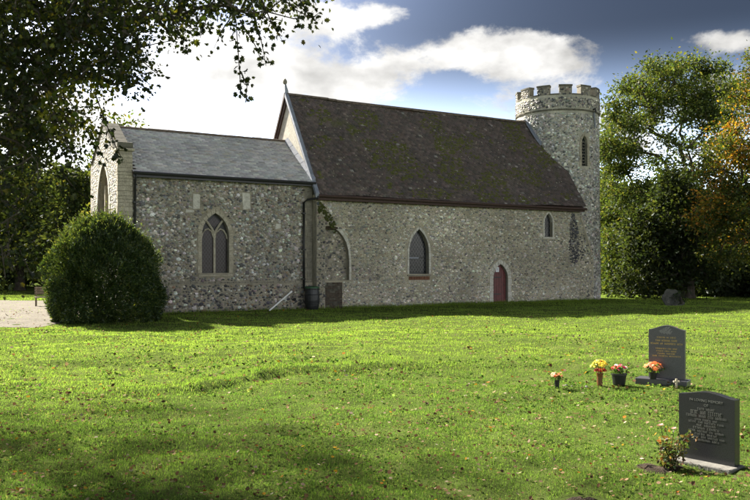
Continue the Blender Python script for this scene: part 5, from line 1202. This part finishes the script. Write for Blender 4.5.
def build_grass():
    rng = np.random.default_rng(66); n = 710000; d0, d1 = 5.2, 60.0
    g = np.linspace(d0, d1, 4000); pdf = (0.98*g+3.0)/g**2; cdf = np.cumsum(pdf); cdf /= cdf[-1]
    d = np.interp(rng.random(n), cdf, g); x = (rng.random(n)-.5)*(.98*d+3.0)
    nw_ = 16000; lx_ = rng.uniform(-8.4, 16.9, nw_); ly_ = np.where(lx_ < 0, .17, -.02)-np.abs(rng.normal(0, .16, nw_)); xw, dw = OX+lx_*CT-ly_*ST, OY+lx_*ST+ly_*CT; clump = vnoise(lx_*1.1, lx_*0, 71)
    kk = rng.random(nw_) < .25+.9*clump; xw, dw = xw[kk], dw[kk]
    x = np.concatenate([x, xw]); d = np.concatenate([d, dw]); wallg = np.concatenate([np.zeros(n, bool), np.ones(len(xw), bool)])
    k = keep_ground(x, d); x, d, wallg = x[k], d[k], wallg[k]; n = len(x)
    z = hgt(x, d)
    tall = vnoise(x*.9, d*.9, 12)*.45+vnoise(x*3.2, d*3.2, 13)*.3+vnoise(x*7, d*7, 19)*.35
    bt = d-np.interp(x, BX, BD); onbank = np.exp(-((bt-.55)/.5)**2)*np.interp(x, [-5, -3, 2, 5], [0, 1, .7, 0])
    ln = (.016+.038*tall**1.6+.035*onbank)*rng.uniform(.6, 1.35, n)*np.clip(.8+d/40, 1, 1.9); ln[wallg] = .07+.20*rng.random(int(wallg.sum()))**2; w = .0038*np.clip(d/7, .8, 6)*rng.uniform(.7, 1.3, n)
    yaw = rng.uniform(0, 6.283, n); lean = rng.normal(0, .45, n)+.25; dx, dy = np.cos(yaw), np.sin(yaw); sx, sy = -dy, dx
    lx, ly = np.sin(lean)*dx, np.sin(lean)*dy; lz = np.maximum(np.cos(lean), .25)
    base = np.stack([x, d, z-.004], 1); S = np.stack([sx, sy, 0*sx], 1)*w[:, None]*.5; Ld = np.stack([lx, ly, lz], 1)
    mid = base+Ld*(ln*.55)[:, None]; bend = np.stack([dx, dy, -.5+0*dx], 1)*(ln*.22)[:, None]; tip = base+Ld*ln[:, None]+bend
    f1 = vnoise(x*.55, d*.55, 14); f2 = vnoise(x*2.4, d*2.4, 15)
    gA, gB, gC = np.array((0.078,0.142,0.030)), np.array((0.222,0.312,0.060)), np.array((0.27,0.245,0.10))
    turf = np.clip((bt+1.5)/4.5, 0, 1)                  # close mossy turf this side of the bank, lusher beyond; foreground shade painted in too
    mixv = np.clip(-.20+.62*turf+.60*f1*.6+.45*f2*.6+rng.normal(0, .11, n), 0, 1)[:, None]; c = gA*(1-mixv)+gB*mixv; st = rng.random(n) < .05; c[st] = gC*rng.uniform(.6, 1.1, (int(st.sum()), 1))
    near = d < 13
    iN = np.where(near)[0]; iF = np.where(~near)[0]
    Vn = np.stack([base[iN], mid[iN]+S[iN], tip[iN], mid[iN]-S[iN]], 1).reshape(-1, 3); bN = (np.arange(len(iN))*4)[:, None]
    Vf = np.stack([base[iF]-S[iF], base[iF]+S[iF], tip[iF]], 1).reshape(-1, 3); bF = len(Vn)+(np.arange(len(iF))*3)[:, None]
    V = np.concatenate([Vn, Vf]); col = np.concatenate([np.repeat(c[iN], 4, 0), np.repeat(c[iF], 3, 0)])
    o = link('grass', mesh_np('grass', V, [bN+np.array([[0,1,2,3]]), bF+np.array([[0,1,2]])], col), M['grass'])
    tag(o, 'short bright green churchyard grass', kind='stuff')
    # clover, daisy and plantain leaves growing low among the blades
    m = 26000; g = np.linspace(5.3, 24, 2000); pdf = (0.98*g+2.0)/g**1.8; cdf = np.cumsum(pdf); cdf /= cdf[-1]; d = np.interp(rng.random(m), cdf, g); x = (rng.random(m)-.5)*(.98*d+2.0)
    k = keep_ground(x, d) & (rng.random(m) < np.clip((vnoise(x*1.3, d*1.3, 61)-.45)*4, .05, 1)); x, d = x[k], d[k]; m = len(x)
    P = np.stack([x, d, hgt(x, d)+rng.uniform(.008, .03, m)], 1); D = np.stack([rng.normal(0, 1, m), rng.normal(0, 1, m), rng.normal(.25, .25, m)], 1); ln = rng.uniform(.015, .042, m)*np.clip(d/8, 1, 2)
    o = link('lawn_weeds', leaf_mesh('lawn_weeds', P, D, ln, ln*rng.uniform(.5, .9, m), palette(m, [(0.045,0.085,0.02), (0.065,0.11,0.028), (0.11,0.14,0.045)], [.45, .4, .15], .2, rng), rng=rng), M['grass']); tag(o, 'clover and daisy leaves growing in the lawn', kind='stuff')
    # fallen leaves
    n = 14000; g = np.linspace(5.4, 34, 3000); pdf = (0.98*g+2.0)/g**1.9; cdf = np.cumsum(pdf); cdf /= cdf[-1]; d = np.interp(rng.random(n), cdf, g); x = (rng.random(n)-.5)*(.98*d+2.0)
    u = x/d*F; wgt = np.clip(.30+.55*vnoise(x*.7, d*.7, 16)+np.clip((11-d)/10, -.3, .3)+np.where((x < -4.5) & (d > 20), .25, 0), 0, 1)
    k = keep_ground(x, d, False) & (rng.random(n) < wgt); x, d = x[k], d[k]; n = len(x); z = hgt(x, d)+.025+.025*rng.random(n)
    D = np.stack([rng.normal(0, 1, n), rng.normal(0, 1, n), rng.normal(0, .3, n)], 1)
    c = palette(n, [(0.07,0.042,0.025), (0.13,0.08,0.045), (0.22,0.16,0.10), (0.29,0.245,0.17), (0.24,0.095,0.02), (0.30,0.19,0.025)], [.30, .30, .23, .09, .04, .04], .22, rng)
    dn = D/np.linalg.norm(D, axis=1, keepdims=True); sz = rng.uniform(.022, .052, n)*np.clip(d/9, .9, 1.6)
    # lie roughly flat, edges curled
    up = np.stack([rng.normal(0, .35, n), rng.normal(0, .35, n), np.ones(n)], 1); s = np.cross(dn, up); s /= np.linalg.norm(s, axis=1, keepdims=True); nn = np.cross(s, dn)
    shape = np.array([(0, 0, 0), (.35, .25, .12), (.42, .6, .16), (0, 1, .1), (-.42, .6, .16), (-.35, .25, .12)]); P = np.stack([x, d, z], 1)
    V = P[:, None]+sz[:, None, None]*(s[:, None]*shape[None, :, 0, None]+dn[:, None]*shape[None, :, 1, None]+nn[:, None]*shape[None, :, 2, None]*rng.uniform(-1, 2, n)[:, None, None])
    b = (np.arange(n)*6)[:, None]; f = np.concatenate([b+np.array([[0,1,2]]), b+np.array([[0,2,3]]), b+np.array([[0,3,4]]), b+np.array([[0,4,5]])])
    o = link('fallen_leaves', mesh_np('fallen_leaves', V.reshape(-1, 3), [f], np.repeat(c, 6, 0)), M['fallen']); tag(o, 'brown and yellow leaves fallen on the grass and path', kind='stuff')
build_grass()
